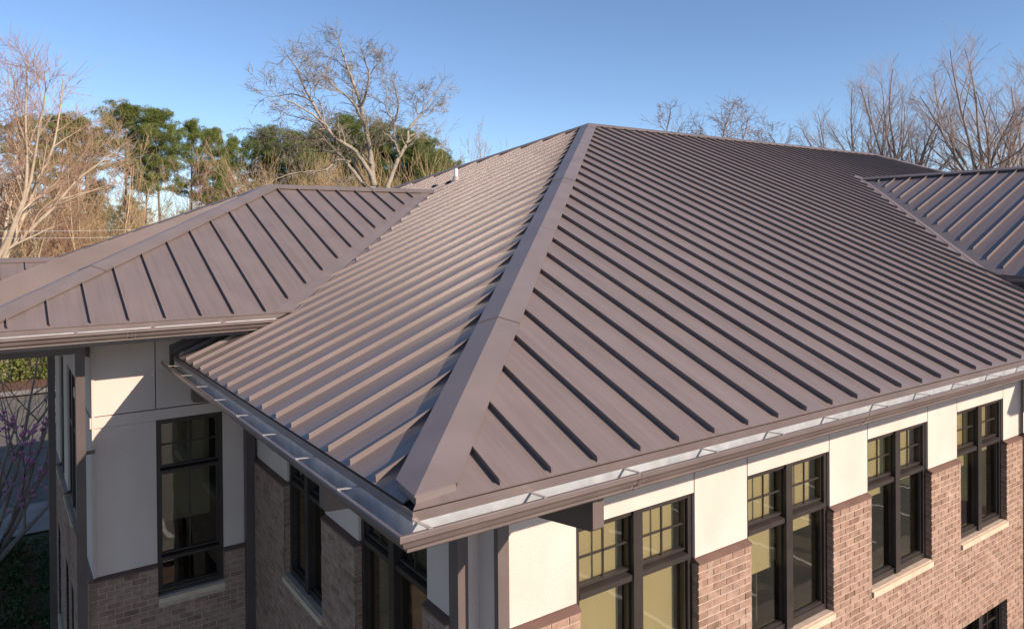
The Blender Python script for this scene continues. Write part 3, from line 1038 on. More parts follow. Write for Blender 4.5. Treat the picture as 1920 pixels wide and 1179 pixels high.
wbox('corner_stucco', 1.17, NY, -Z0, NX + .0, NY + .05, -.24, 'stucco')
wbox('corner_stucco', NX, 1.12, -Z0, NX + .05, NY + .05, -.24, 'stucco')
mb = MB()
mb.box8(fb('R', NX - .006, 1.402, -.045, .012, -Z0, -.24))
obj('corner_post', mb.v, mb.f, 'bronze2', B)
mb = MB()
mb.box8([(XL_ - .012, NY - .006, -Z0), (1.195, NY - .006, -Z0), (1.195, 1.511, -Z0), (XL_ - .012, 1.511, -Z0), (XL_ - .012, NY - .006, -.24), (1.195, NY - .006, -.24), (1.195, 1.511, -.24), (XL_ - .012, 1.511, -.24)])
obj('corner_post', mb.v, mb.f, 'bronze2', B)
# wing stucco
XC = -0.958
stucco('W', XC, -0.204, -0.748, ZW - .24)
stucco('W', -0.190, XL_ - .01, -0.748, ZW - .24)
stucco('W', XC, XL_ - .01, -0.900, -0.760, 0.022, 'stucco_band')
stucco('W', XC, WW[0], -2.85, -0.907)
stucco('W', WW[1], XL_ - .01, -2.85, -0.907)
joint('W', -0.197, -.748, ZW - .24, .007)
# wing end wall stucco
EED = ((7.17, EW[0][0]), (EW[0][1], EW[1][0]), (EW[1][1], 14.4))
for a0, a1 in EED:
    stucco('E', a0, a1, -2.85, ZW - .24)
for a, b in EW:
    stucco('E', a, b, -0.615, ZW - .24)
fbox('stucco_band', 'E', 7.178, 9.69, -.02, .022, -0.900, -0.760, 'stucco', B)


# metal flashing on top of the brick, sloping outward
def ledge(face, a0, a1, z):
    F = FACES[face]
    mb = MB()
    mb.box8([F(a0, -.02, z - .034), F(a1, -.02, z - .034), F(a1, BK + .008, z - .034), F(a0, BK + .008, z - .034), F(a0, -.02, z + .022), F(a1, -.02, z + .022), F(a1, BK + .008, z - .012), F(a0, BK + .008, z - .012)])
    obj('brick_ledge_flashing', mb.v, mb.f, 'flash', B)


for i in range(0, len(edges), 2):
    ledge('R', edges[i], edges[i + 1], -1.622)
for a0, a1 in LED:
    ledge('L', a0, a1, -1.622)
for a0, a1 in ((-0.96, WW[0]), (WW[1], XL_ - .07)):
    ledge('W', a0, a1, -2.87)
for a0, a1 in EED:
    ledge('E', a0, a1, -2.87)


# ------------------------------------------------------------------ bricks
CH, BL = 0.0778, 0.1945         # course height and brick module
JT = 0.0105
brick_wall = {}
for face, a0, a1, ztop, H in (('R', 1.404, 13.44, ZB, RH), ('L', 1.513, 7.18, ZB, LH), ('W', -0.95, XL_ - .05, ZBW, WH), ('E', 7.16, 14.4, ZBW, EH)):
    Hm = [(h[0], h[1], h[2] - (.085 if True else 0), h[3]) for h in H]
    brick_wall[face] = solid_wall(face, a0, a1, ztop, [(h[0], h[1], h[2], max(h[3], ztop) if h[2] > -3.5 else h[3]) for h in H], o0=-0.032, o1=BK - .007, name='brick_wall', mat='mortar')


def chamfer_brick(l, h, d, c=0.004):
    v = [(-l / 2, 0, -h / 2), (l / 2, 0, -h / 2), (l / 2, 0, h / 2), (-l / 2, 0, h / 2),
         (-l / 2, d - c, -h / 2), (l / 2, d - c, -h / 2), (l / 2, d - c, h / 2), (-l / 2, d - c, h / 2),
         (-l / 2 + c, d, -h / 2 + c), (l / 2 - c, d, -h / 2 + c), (l / 2 - c, d, h / 2 - c), (-l / 2 + c, d, h / 2 - c)]
    f = [(0, 1, 5, 4), (1, 2, 6, 5), (2, 3, 7, 6), (3, 0, 4, 7), (4, 5, 9, 8), (5, 6, 10, 9), (6, 7, 11, 10), (7, 4, 8, 11), (8, 9, 10, 11)]
    return v, f


spots = []                      # (projected size, face, centre a, centre z, length, depth offset)
SILLH = 0.085


def blocked(face, H, a0, a1, z0, z1):
    """openings incl. the stone sill strip under each"""
    cuts = []
    for h in H:
        zt = h[3]
        if z0 < zt - .004 and z1 > h[2] - SILLH + .004:
            cuts.append((h[0] - .0, h[1] + .0))
    return cuts


for face, a0, a1, ztop, H in (('R', 1.404, 13.44, ZB, RH), ('L', 1.513, 7.15, ZB, LH), ('W', -1.008, XL_ - .10, ZBW, WH), ('E', 7.16, 14.4, ZBW, EH)):
    row = 0
    z1 = ztop - .002
    while z1 > -Z0 + .02:
        z0 = z1 - CH
        zc = (z0 + z1) / 2
        holes = blocked(face, H, a0, a1, z0 + .006, z1 - .006)
        solid = []
        p = a0
        for h0, h1 in sorted(holes):
            if h0 > p + .02:
                solid.append((p, h0))
            p = max(p, h1)
        if p < a1 - .02:
            solid.append((p, a1))
        for s0, s1 in solid:
            off = (row % 2) * BL / 2
            k = math.floor((s0 - a0 + off) / BL)
            a = a0 - off + k * BL
            cuts = []
            while a < s1 - .01:
                cuts.append([max(a, s0), min(a + BL, s1)])
                a += BL
            if len(cuts) > 1 and cuts[0][1] - cuts[0][0] < .05:
                cuts[1][0] = cuts[0][0]
                cuts.pop(0)
            if len(cuts) > 1 and cuts[-1][1] - cuts[-1][0] < .05:
                cuts[-2][1] = cuts[-1][1]
                cuts.pop()
            for q0, q1 in cuts:
                left = q0 == s0 and s0 > a0 + .01
                right = q1 == s1 and s1 < a1 - .01
                e0 = 0 if left else JT / 2
                e1 = 0 if right else JT / 2
                spots.append([0, face, (q0 + e0 + q1 - e1) / 2, zc, q1 - q0 - e0 - e1, random.uniform(-.0012, .0016)])
        z1 = z0
        row += 1
for s in spots:
    F = FACES[s[1]]
    p = pix(Vector(F(s[2] - s[4] / 2, BK, s[3])) + Vector((0, 0, Z0)))
    q = pix(Vector(F(s[2] + s[4] / 2, BK, s[3])) + Vector((0, 0, Z0)))
    if p and q and 0 < p[0] < 1920 and 0 < p[1] < 1179 and 0 < q[0] < 1920 and 0 < q[1] < 1179 and s[1] in 'RLW':
        # hidden behind the eave, the wing or the corner posts
        s[0] = abs(p[0] - q[0]) * FPX * CH / p[2]
spots.sort(key=lambda s: -s[0])
bv, bf = chamfer_brick(1.0, CH - JT, 0.04)
bmesh_shared = {}


def brick_mesh(face):
    if face in bmesh_shared:
        return bmesh_shared[face]
    F = {'R': lambda x, y, z: (x, -y, z), 'W': lambda x, y, z: (x, -y, z), 'L': lambda x, y, z: (-y, x, z), 'E': lambda x, y, z: (-y, x, z)}[face]
    me = bpy.data.meshes.new('brick')
    cx = 0.004 / 0.19
    vv = []
    for x, y, z in bv:
        vv.append(F(math.copysign(0.5 if abs(x) > .4999 else 0.5 - cx, x), y, z))
    me.from_pydata(vv, [], bf)
    bm = bmesh.new()
    bm.from_mesh(me)
    bmesh.ops.recalc_face_normals(bm, faces=bm.faces)
    bm.to_mesh(me)
    bm.free()
    me.materials.append(MAT['brick'])
    bmesh_shared[face] = me
    return me


NB = 300
for s in spots[:NB]:
    o = bpy.data.objects.new('brick', brick_mesh(s[1]))
    COL.objects.link(o)
    o.parent = brick_wall[s[1]]
    x, y, z = FACES[s[1]](s[2], BK - .04 + s[5], s[3])
    o.location = (x, y, z + Z0)
    o.scale = (s[4], 1, 1) if s[1] in 'RW' else (1, s[4], 1)
for face in 'RLWE':
    mb = MB()
    for s in spots[NB:]:
        if s[1] == face:
            v, f = chamfer_brick(s[4], CH - JT, 0.04)
            F = FACES[face]
            mb.add([F(s[2] + x, BK - .04 + s[5] + y, s[3] + z) for x, y, z in v], f)
    o = obj('brickwork', mb.v, mb.f, 'brick', B)
    tag(o, kind='stuff')
# brick jamb returns at the window openings
for face, H in (('R', RH), ('L', LH)):
    for h in H:
        ztop = min(h[3], ZB)
        for side in (0, 1):
            mb = MB()
            z1 = ztop
            row = 0
            while z1 > h[2] + .02:
                z0 = max(z1 - CH + JT, h[2])
                a = h[side]
                e = .002 + .002 * (row % 2)
                lo, hi = (a - .02, a + e) if side == 0 else (a - e, a + .02)
                mb.box8(fb(face, lo, hi, -0.034, BK - .012, z0, z1 - .001))
                z1 -= CH
                row += 1
            o = obj('jamb_bricks', mb.v, mb.f, 'brick', brick_wall[face])
            tag(o, kind='stuff')

# stone sills in two or three pieces
def sill(face, a0, a1, ztop, cuts):
    ee = [a0 + .002] + [a0 + (a1 - a0) * c for c in cuts] + [a1 - .002]
    F = FACES[face]
    for p, q in zip(ee[:-1], ee[1:]):
        z0, z1 = ztop - SILLH + .004, ztop
        mb = MB()
        p += .002
        q -= .002
        mb.box8([F(p, -.045, z0), F(q, -.045, z0), F(q, BK + .025, z0), F(p, BK + .025, z0), F(p, -.045, z1), F(q, -.045, z1), F(q, BK + .025, z1 - .014), F(p, BK + .025, z1 - .014)])
        obj('window_sill', mb.v, mb.f, 'sill', B)


for a, b, s in RW:
    sill('R', a, b, ZS - .001, (0.33,))
    sill('R', a, b, ZG0 - .001, (0.5,))
for a, b, s in LWIN:
    sill('L', a, b, ZS - .001, (0.5,))
    sill('L', a, b, ZG0 - .001, (0.5,))
sill('W', WW[0], WW[1], WW[2] - .001, ())
for a, b in EW:
    sill('E', a, b, -2.901, ())
    sill('E', a, b, ZG0 - .001, ())

# interior floors and partitions
wbox('upper_floor', 1.40, 1.45, -3.80, 13.4, 18, -3.64, 'carpet')
wbox('upper_floor', -.7, 7.46, -3.80, 1.35, 14.3, -3.64, 'carpet')
wbox('ceiling', 1.40, 1.45, -.62, 13.4, 18, -.50, 'interior')
wbox('ceiling', -.7, 7.46, -.5, 1.35, 14.3, -.40, 'interior')
wbox('partition_wall', 5.2, 5.3, -3.64, 13.4, 5.45, -.62, 'interior')
wbox('partition_wall', 5.05, 1.5, -3.64, 5.15, 5.3, -.62, 'interior')
wbox('partition_wall', 1.36, 7.5, -3.64, 1.5, 14, -.62, 'interior')
wbox('partition_wall', -.6, 11.4, -3.64, 1.3, 11.5, -.4, 'interior')
wbox('wing_side_wall', 13.48, YG + 1.1, -Z0, 13.72, 1.06, ZG - .24, 'stucco')
wbox('wing_front_wall', 13.73, YG + 1.1, -Z0, XG + 2 * HG - 1.1, YG + 1.35, ZG - .24, 'stucco')
wbox('rear_wall', 1.3, 2 * W - 1.5, -Z0, XE - 1.3, 2 * W - 1.3, -.24, 'stucco')
wbox('wing_rear_wall', -.95, 14.41, -Z0, 1.4, 14.6, ZW - .24, 'stucco')
wbox('rear_side_wall', 1.3, 14.6, -Z0, 1.5, 2 * W - 1.5, -.24, 'stucco')

# ------------------------------------------------------------------ brackets under the eaves
def bracket(face, a, w, eave_o, ztop, nose=.29, deep=.42, parent=B):
    """outrigger: deep at the wall, square block at its nose"""
    F = FACES[face]
    n0 = eave_o - .16
    pr = [(0.0, ztop), (n0, ztop), (n0, ztop - nose + .02), (n0 - .02, ztop - nose), (0.0, ztop - deep)]
    n = len(pr)
    v = [F(a - w / 2, o, z) for o, z in pr] + [F(a + w / 2, o, z) for o, z in pr]
    f = [(i, (i + 1) % n, n + (i + 1) % n, n + i) for i in range(n)] + [tuple(range(n)), tuple(range(n, 2 * n))[::-1]]
    obj('eave_bracket', v, f, 'bronze2', parent)


bracket('R', 1.555, 0.105, YR_, -.256)
bracket('R', 12.8, 0.105, YR_, -.256)
bracket('L', 1.90, 0.105, XL_, -.256, .36, .42)
bracket('L', 6.7, 0.105, XL_, -.256, .36, .42)
bracket('E', 7.40, 0.105, .45, ZW - .256, .17, .30)

# ------------------------------------------------------------------ downspouts
def tube_rect(name, pts, w, parent=B, mat='downspout'):
    """rectangular pipe along axis aligned points with mitred elbows, world coords"""
    mb = MB()
    for p, q in zip(pts[:-1], pts[1:]):
        p, q = Vector(p), Vector(q)
        lo = Vector((min(p.x, q.x) - w / 2, min(p.y, q.y) - w / 2, min(p.z, q.z) - w / 2))
        hi = Vector((max(p.x, q.x) + w / 2, max(p.y, q.y) + w / 2, max(p.z, q.z) + w / 2))
        mb.box8([(lo.x, lo.y, lo.z), (hi.x, lo.y, lo.z), (hi.x, hi.y, lo.z), (lo.x, hi.y, lo.z), (lo.x, lo.y, hi.z), (hi.x, lo.y, hi.z), (hi.x, hi.y, hi.z), (lo.x, hi.y, hi.z)])
    return obj(name, mb.v, mb.f, mat, parent)


d1 = tube_rect('downspout', [(-1.096, 7.06, -Z0 + .1), (-1.096, 7.06, 0.167)], .105)
tag(d1, 'dark downspout standing before the corner of the wing')
tube_rect('downspout_run', [(-2.45, 7.06, 0.17), (-1.150, 7.06, 0.17)], .108, d1)
wbox('downspout_strap', -1.045, 7.04, -1.19, -.94, 7.08, -1.15, 'downspout', d1)
d2 = tube_rect('downspout', [(-1.23, 10.6, -Z0 + .1), (-1.23, 10.6, .30)], .10)
tag(d2, 'black downspout beside the end wall of the wing')
wbox('downspout_strap', -1.18, 10.58, -.16, -.94, 10.62, -.12, 'downspout', d2)
d3 = tube_rect('downspout', [(1.01, 7.08, -Z0 + .1), (1.01, 7.08, -.3)], .13)
tag(d3, 'dark downspout in the inner corner beside the left facade')
d4 = tube_rect('downspout', [(11.24, .95, -Z0 + .1), (11.24, .95, -.2)], .13)
tag(d4, 'dark downspout right of the fourth window')

# ------------------------------------------------------------------ vent pipe and roof openings
def lathe(name, prof, c, mat, parent, n=16, z0=Z0):
    v, f = [], []
    for r, z in prof:
        for i in range(n):
            t = 2 * math.pi * i / n
            v.append((c[0] + r * math.cos(t), c[1] + r * math.sin(t), c[2] + z))
    m = len(prof)
    for j in range(m - 1):
        for i in range(n):
            f.append((j * n + i, j * n + (i + 1) % n, (j + 1) * n + (i + 1) % n, (j + 1) * n + i))
    f += [tuple(range(n))[::-1], tuple(range((m - 1) * n, m * n))]
    return obj(name, v, f, mat, parent, smooth=False, z0=z0)


vp = lathe('vent_pipe', [(.045, -.15), (.045, .30), (.036, .30), (.036, .27)], (6.82, 10.98, M * 6.82), 'pvc', B)
tag(vp, 'white vent pipe standing on the main roof')
lathe('pipe_boot', [(.11, -.05), (.10, .03), (.065, .09), (.05, .12), (.046, .12)], (6.82, 10.98, M * 6.82), 'strap', vp)
for x, y in ((6.60, 11.66), (6.76, 11.20)):
    strip_on('roof_vent_slot', sl_L, [(y - .10, x - .05), (y + .02, x - .05), (y + .02, x + .07), (y - .10, x + .07)], 0.03, vp, mat='dark', t=0.03)

# ------------------------------------------------------------------ trees
class Twigs:
    """collects tapered tubes: thick ones into trunk, thin ones into crown"""
    def __init__(s, seed):
        s.r = random.Random(seed)
        s.tv, s.tf, s.cv, s.cf = [], [], [], []
        s.rmin = .012
        s.env = None

    def tube(s, pts, rad, thick):
        V, F = (s.tv, s.tf) if thick else (s.cv, s.cf)
        k = 7 if rad[0] > .09 else (5 if rad[0] > .035 else 3)
        n0 = len(V)
        for i, p in enumerate(pts):
            a = pts[max(i - 1, 0)]
            b = pts[min(i + 1, len(pts) - 1)]
            dx, dy, dz = b[0] - a[0], b[1] - a[1], b[2] - a[2]
            l = math.sqrt(dx * dx + dy * dy + dz * dz) or 1
            dx, dy, dz = dx / l, dy / l, dz / l
            if abs(dz) < .9:
                ux, uy, uz = -dy, dx, 0
            else:
                ux, uy, uz = 0, -dz, dy
            l = math.sqrt(ux * ux + uy * uy + uz * uz)
            ux, uy, uz = ux / l, uy / l, uz / l
            vx, vy, vz = dy * uz - dz * uy, dz * ux - dx * uz, dx * uy - dy * ux
            for j in range(k):
                t = 6.28318 * j / k
                c, q = math.cos(t) * rad[i], math.sin(t) * rad[i]
                V.append((p[0] + ux * c + vx * q, p[1] + uy * c + vy * q, p[2] + uz * c + vz * q))
        for i in range(len(pts) - 1):
            for j in range(k):
                F.append((n0 + i * k + j, n0 + i * k + (j + 1) % k, n0 + (i + 1) * k + (j + 1) % k, n0 + (i + 1) * k + j))

    def out(s, p):
        cz, rx, rz = s.env
        k = (p[2] - cz) / rz if p[2] > cz else 0
        return (p[0] * p[0] + p[1] * p[1]) / (rx * rx) + k * k > 1

    def path(s, p, d, L, n, wob, upb):
        pts = [p]
        st = L / n
        g = s.r.gauss
        for i in range(n):
            d = (d[0] + g(0, wob), d[1] + g(0, wob), d[2] + g(0, wob) + upb)
            l = math.sqrt(d[0] ** 2 + d[1] ** 2 + d[2] ** 2)
            d = (d[0] / l, d[1] / l, d[2] / l)
            p = (p[0] + d[0] * st, p[1] + d[1] * st, p[2] + d[2] * st)
            pts.append(p)
        return pts, d

    def side(s, d, ang):
        """direction tilted by ang from d at a random azimuth"""
        r = s.r
        while True:
            q = (r.gauss(0, 1), r.gauss(0, 1), r.gauss(0, 1))
            k = q[0] * d[0] + q[1] * d[1] + q[2] * d[2]
            q = (q[0] - k * d[0], q[1] - k * d[1], q[2] - k * d[2])
            l = math.sqrt(q[0] ** 2 + q[1] ** 2 + q[2] ** 2)
            if l > .1:
                break
        c, sn = math.cos(ang), math.sin(ang) / l
        return (d[0] * c + q[0] * sn, d[1] * c + q[1] * sn, d[2] * c + q[2] * sn)

    def grow(s, p, d, L, r0, lev, spec):
        """spec[lev] = (children, length share, angle, wobble, upward bias, first child at, segments)"""
        n, sh, ang, wob, upb, first, seg = spec[lev]
        if s.env and lev and s.out(p):
            return
        pts, de = s.path(p, d, L, seg, wob, upb)
        if s.env and lev < 2:
            while len(pts) > 3 and s.out(pts[-1]):
                pts.pop()
            seg = len(pts) - 1
        last = lev == len(spec) - 1
        rad = [max(r0 * (1 - .82 * i / seg), s.rmin * (1 - .35 * i / seg)) for i in range(seg + 1)]
        s.tube(pts, rad, lev <= 1)
        if last:
            return
        for k in range(n):
            t = first + (1 - first) * (k + s.r.random()) / n
            i = min(int(t * seg), seg - 1)
            fr = t * seg - i
            a, b = pts[i], pts[i + 1]
            q = tuple(a[m] + (b[m] - a[m]) * fr for m in range(3))
            dd = tuple(b[m] - a[m] for m in range(3))
            l = math.sqrt(sum(x * x for x in dd))
            dd = tuple(x / l for x in dd)
            rr = rad[i] + (rad[i + 1] - rad[i]) * fr
            s.grow(q, s.side(dd, ang * s.r.uniform(.6, 1.35)), L * sh * s.r.uniform(.6, 1.2) * (1.08 - .3 * t), max(rr * s.r.uniform(.45, .7), s.rmin), lev + 1, spec)


def mesh_of(name, v, f, mat, smooth=True):
    me = bpy.data.meshes.new(name)
    me.from_pydata(v, [], f)
    me.materials.append(MAT[mat])
    me.polygons.foreach_set('use_smooth', [smooth] * len(f))
    return me


VASE = [(9, .36, .50, .05, .010, .12, 12), (7, .52, .52, .09, .045, .12, 6), (6, .52, .55, .12, .05, .10, 3), (8, .75, .6, .12, .04, .1, 1)]
WIDE = [(10, .38, .65, .07, .0, .15, 12), (8, .52, .65, .11, .03, .15, 6), (7, .52, .65, .14, .03, .12, 3), (5, .6, .65, .15, .02, .1, 1)]
SLIM = [(12, .40, .55, .04, .03, .22, 12), (7, .45, .55, .08, .05, .25, 7), (5, .5, .55, .10, .05, .1, 4), (4, .55, .55, .14, .05, .1, 2)]
ROUND = [(9, .42, .75, .12, .0, .15, 10), (7, .52, .75, .2, .03, .2, 6), (6, .5, .75, .24, .02, .15, 4), (4, .55, .75, .24, .0, .1, 2)]
SHRUB = [(7, .6, .5, .08, .03, .1, 6), (5, .5, .55, .1, .04, .1, 4), (4, .55, .6, .12, .03, .1, 2)]


def bare_mesh(seed, spec, h, r, stems=1, spread=.25, rmin=.012):
    t = Twigs(seed)
    t.rmin = rmin
    for k in range(stems):
        az = t.r.uniform(0, 6.28)
        az = 6.283 * (k + t.r.uniform(-.3, .3)) / stems
        l = (.15 + .85 * ((k * 7) % stems) / max(stems - 1, 1)) * spread if stems > 1 else .04
        d = (math.cos(az) * l, math.sin(az) * l, 1.0)
        q = math.sqrt(l * l + 1)
        off = .25 * (stems > 1)
        t.grow((math.cos(az) * off, math.sin(az) * off, -.2), tuple(x / q for x in d), h * t.r.uniform(.88, 1.0) * (1 - .25 * (l / .6) ** 2), r * (1 if stems == 1 else .6), 0, spec)
    return t


LIB = {}


def bare_tree(key, seed, spec, h, r, stems=1, spread=.25, rmin=.012):
    t = bare_mesh(seed, spec, h, r, stems, spread, rmin)
    zz = sorted(v[2] for v in t.cv)
    k = h / zz[int(len(zz) * .975)]
    t.tv = [(x * k, y * k, z * k) for x, y, z in t.tv]
    t.cv = [(x * k, y * k, z * k) for x, y, z in t.cv]
    LIB[key] = (t, h)


def place_bare(name, label, key, px, ytop, D, barkm, twigm, group, rot=None, cat='tree'):
    t, h = LIB[key]
    top = at(px, ytop, D)
    s = top.z / h
    e = empty(name, (top.x, top.y, 0))
    e.scale = (s, s, s)
    e.rotation_euler[2] = random.uniform(0, 6.28) if rot is None else rot
    tag(e, label, cat, group)
    kk = (key, barkm, twigm)
    if kk not in LIB:
        LIB[kk] = (mesh_of('trunk', t.tv, t.tf, barkm), mesh_of('crown', t.cv, t.cf, twigm))
    for nm, me in zip(('trunk', 'crown'), LIB[kk]):
        o = bpy.data.objects.new(nm, me)
        COL.objects.link(o)
        o.parent = e
    return e



def crown_tree(key, seed, h, fork, nst, spread, rx, spec, r, wob=.03, rmin=.012, lobes=0.0):
    """single trunk that forks into many ascending stems filling a rounded crown"""
    t = Twigs(seed)
    t.rmin = rmin
    pts, d = t.path((0, 0, -.2), (0, 0, 1), h * fork, 8, wob, .02)
    t.tube(pts, [r * (1.25 - .05 * i) for i in range(9)], True)
    t.env = (h * .62, h * rx, h * .40)
    for k in range(nst):
        az = 6.283 * (k * .381966 + t.r.uniform(-.05, .05))
        l = spread * math.sqrt((k + .4) / nst)
        q = math.sqrt(l * l + 1)
        p = pts[-1 - (k % 3)]
        t.grow(p, (math.cos(az) * l / q, math.sin(az) * l / q, 1 / q), h * (1.06 - fork) * t.r.uniform(.85, 1.08), r * .5, 0, spec)
    zm = max(v[2] for v in t.cv)
    k = h / zm
    t.tv = [(x * k, y * k, z * k) for x, y, z in t.tv]
    t.cv = [(x * k, y * k, z * k) for x, y, z in t.cv]
    LIB[key] = (t, h)


crown_tree('vase1', 11, 26, .48, 10, .70, .27, VASE, .33, rmin=.009)
crown_tree('vase2', 12, 26, .44, 10, .64, .25, VASE, .33, rmin=.009)
crown_tree('wide1', 13, 22, .40, 12, .9, .34, WIDE, .34, rmin=.011)
crown_tree('round1', 31, 20, .52, 9, .95, .22, ROUND, .34, wob=.05, rmin=.014)
crown_tree('round2', 32, 20, .55, 8, .85, .20, ROUND, .34, wob=.05, rmin=.014)
bare_tree('slim1', 21, SLIM, 18, .26, rmin=.014)
bare_tree('slim2', 22, SLIM, 18, .26, stems=3, spread=.35, rmin=.014)
bare_tree('slim3', 23, SLIM, 18, .26, stems=4, spread=.45, rmin=.014)
bare_tree('shrub1', 41, SHRUB, 6, .055, stems=6, spread=.6, rmin=.010)
bare_tree('shrub2', 42, SHRUB, 6, .055, stems=7, spread=.5, rmin=.010)


# --- pines
def pine_mesh(seed, h, crown_from, width, dense):
    t = Twigs(seed)
    r = t.r
    full = crown_from < .4
    pts, _ = t.path((0, 0, -.2), (0, 0, 1), h * .97, 14, .015, .02)
    rad = [.26 * (1 - .85 * i / 14) for i in range(15)]
    t.tube(pts, rad, True)
    N_ = np.random.RandomState(seed)
    tips = []
    nb = int((54 if full else 46) * dense)
    for k in range(nb):
        u = crown_from + (1 - crown_from) * ((k + r.random()) / nb) ** .85
        i = min(int(u * 14), 13)
        a, b = pts[i], pts[i + 1]
        fr = u * 14 - i
        p = tuple(a[m] + (b[m] - a[m]) * fr for m in range(3))
        v = (u - crown_from) / (1 - crown_from)
        prof = (math.sin(math.pi * min(1, .18 + .82 * v)) ** .6) if v < .97 else .25
        L = width * max(prof, .22) * r.uniform(.45, 1.25)
        az = r.uniform(0, 6.28)
        el = r.uniform(-.1, .35) + .7 * v ** 2
        d = (math.cos(az) * math.cos(el), math.sin(az) * math.cos(el), math.sin(el))
        bp_, de = t.path(p, d, L, 5, .12, .06)
        t.tube(bp_, [max(.05 * (1 - .17 * q) * (1.2 - v), .01) for q in range(6)], True)
        for q in range(1 if full else 3, 6):
            for _ in range(2 if q > 1 else 1):
                e = .22 * L * (.4 + .12 * q)
                tips.append((bp_[q][0] + r.gauss(0, e), bp_[q][1] + r.gauss(0, e), bp_[q][2] + r.gauss(.12, .22)))
    for _ in range(8):
        tips.append((pts[-1][0] + r.gauss(0, .5), pts[-1][1] + r.gauss(0, .5), pts[-1][2] + r.gauss(-.3, .45)))
    # dead lower branches
    for k in range(10):
        u = r.uniform(.3, max(crown_from, .35))
        i = min(int(u * 14), 13)
        az = r.uniform(0, 6.28)
        bp_, de = t.path(pts[i], (math.cos(az), math.sin(az), .1), r.uniform(.8, 2.2), 4, .15, .0)
        t.tube(bp_, [.025, .02, .015, .01, .006], True)
    tips = np.array(tips)
    per = 130
    n = len(tips) * per
    c = np.repeat(tips, per, 0)
    rr = np.repeat(N_.uniform(.30, .62, len(tips)), per)
    off = N_.normal(0, 1, (n, 3))
    off /= np.linalg.norm(off, axis=1)[:, None]
    rad_ = rr * N_.uniform(.25, 1.0, n) ** .6
    p = c + off * rad_[:, None] * np.array([1, 1, .7])
    d = off * .7 + N_.normal(0, .5, (n, 3)) + np.array([0, 0, .35])
    d /= np.linalg.norm(d, axis=1)[:, None]
    s = np.cross(d, N_.normal(0, 1, (n, 3)))
    s /= np.linalg.norm(s, axis=1)[:, None]
    L = N_.uniform(.22, .40, n)[:, None]
    w = N_.uniform(.016, .032, n)[:, None]
    v = np.stack([p - s * w, p + s * w, p + d * L], 1).reshape(-1, 3)
    f = np.arange(n * 3).reshape(-1, 3)
    return t, v, f


PINES = {}
for key, (seed, h, cf, wd, dn) in {'tall1': (51, 26, .62, 4.2, 1.0), 'tall2': (52, 26, .58, 3.8, 1.0), 'tall3': (53, 26, .66, 4.6, 1.05), 'full1': (54, 22, .22, 5.2, 1.9), 'full2': (55, 22, .26, 5.6, 1.8)}.items():
    t, v, f = pine_mesh(seed, h, cf, wd, dn)
    zmax = float(v[:, 2].max())
    me1 = mesh_of('trunk', t.tv, t.tf, 'bark_pine')
    me2 = bpy.data.meshes.new('crown')
    me2.from_pydata(v.tolist(), [], f.tolist())
    me2.materials.append(MAT['needle' if key.startswith('tall') else 'needle2'])
    PINES[key] = (me1, me2, zmax)


def pine(label, key, px, ytop, D, wide=1.0, group='pines behind the building'):
    me1, me2, zmax = PINES[key]
    top = at(px, ytop, D)
    s = top.z / zmax
    e = empty('pine_tree', (top.x, top.y, 0))
    e.scale = (s * wide, s * wide, s)
    e.rotation_euler[2] = random.uniform(0, 6.28)
    tag(e, label, 'tree', group)
    for nm, me in (('trunk', me1), ('crown', me2)):
        o = bpy.data.objects.new(nm, me)
        COL.objects.link(o)
        o.parent = e


for a in [
    ('pine at the left edge behind the pale bare tree', 'tall1', 35, 205, 86, 1.1),
    ('pine with low top right of the pale bare tree', 'tall2', 105, 210, 90, 1.2),
    ('pine half hidden by tan bare trees left of the tallest pine', 'tall1', 168, 212, 92, 1.1),
    ('tallest pine of the row, with a broad round top', 'tall3', 232, 180, 86, 1.15),
    ('pine with twin trunks right of the tallest pine', 'tall2', 300, 198, 84, 1.0),
    ('slim pine between the twin trunk pine and the gap', 'tall1', 352, 214, 90, .95),
    ('lower pine left of the sky notch', 'tall2', 400, 236, 96, 1.0),
    ('slim pine peeping between the tallest pine and the twin trunk pine', 'tall1', 268, 212, 100, .9),
    ('small pine in the sky notch before the dark pines', 'tall1', 440, 252, 100, .9),
    ('young pine low behind the pale forked bare tree', 'full1', 45, 338, 118, 1.1),
    ('young pine low behind the tan many-stemmed trees', 'full2', 118, 345, 122, 1.1),
    ('young pine low left of the tallest pine trunk', 'full1', 182, 350, 116, 1.0),
    ('young pine low right of the tallest pine trunk', 'full2', 238, 362, 120, .9),
    ('young pine low behind the reddish bare tree', 'full1', 398, 340, 112, 1.1),
    ('dark dense pine at the left end of the pine mass', 'full1', 485, 226, 84, 1.0),
    ('dense pine left of the big bare oak', 'full2', 545, 236, 80, 1.0),
    ('dense pine just behind the left limbs of the oak', 'full1', 598, 226, 90, 1.0),
    ('pine behind the centre of the oak', 'full2', 645, 206, 88, 1.0),
    ('pine behind the right centre of the oak', 'full1', 706, 216, 86, 1.0),
    ('pine behind the right limbs of the oak', 'full2', 757, 232, 84, .95),
    ('dense pine right of the oak', 'full1', 800, 244, 88, .9),
    ('last pine at the right end of the pine mass', 'full2', 828, 276, 92, .8),
]:
    pine(*a)

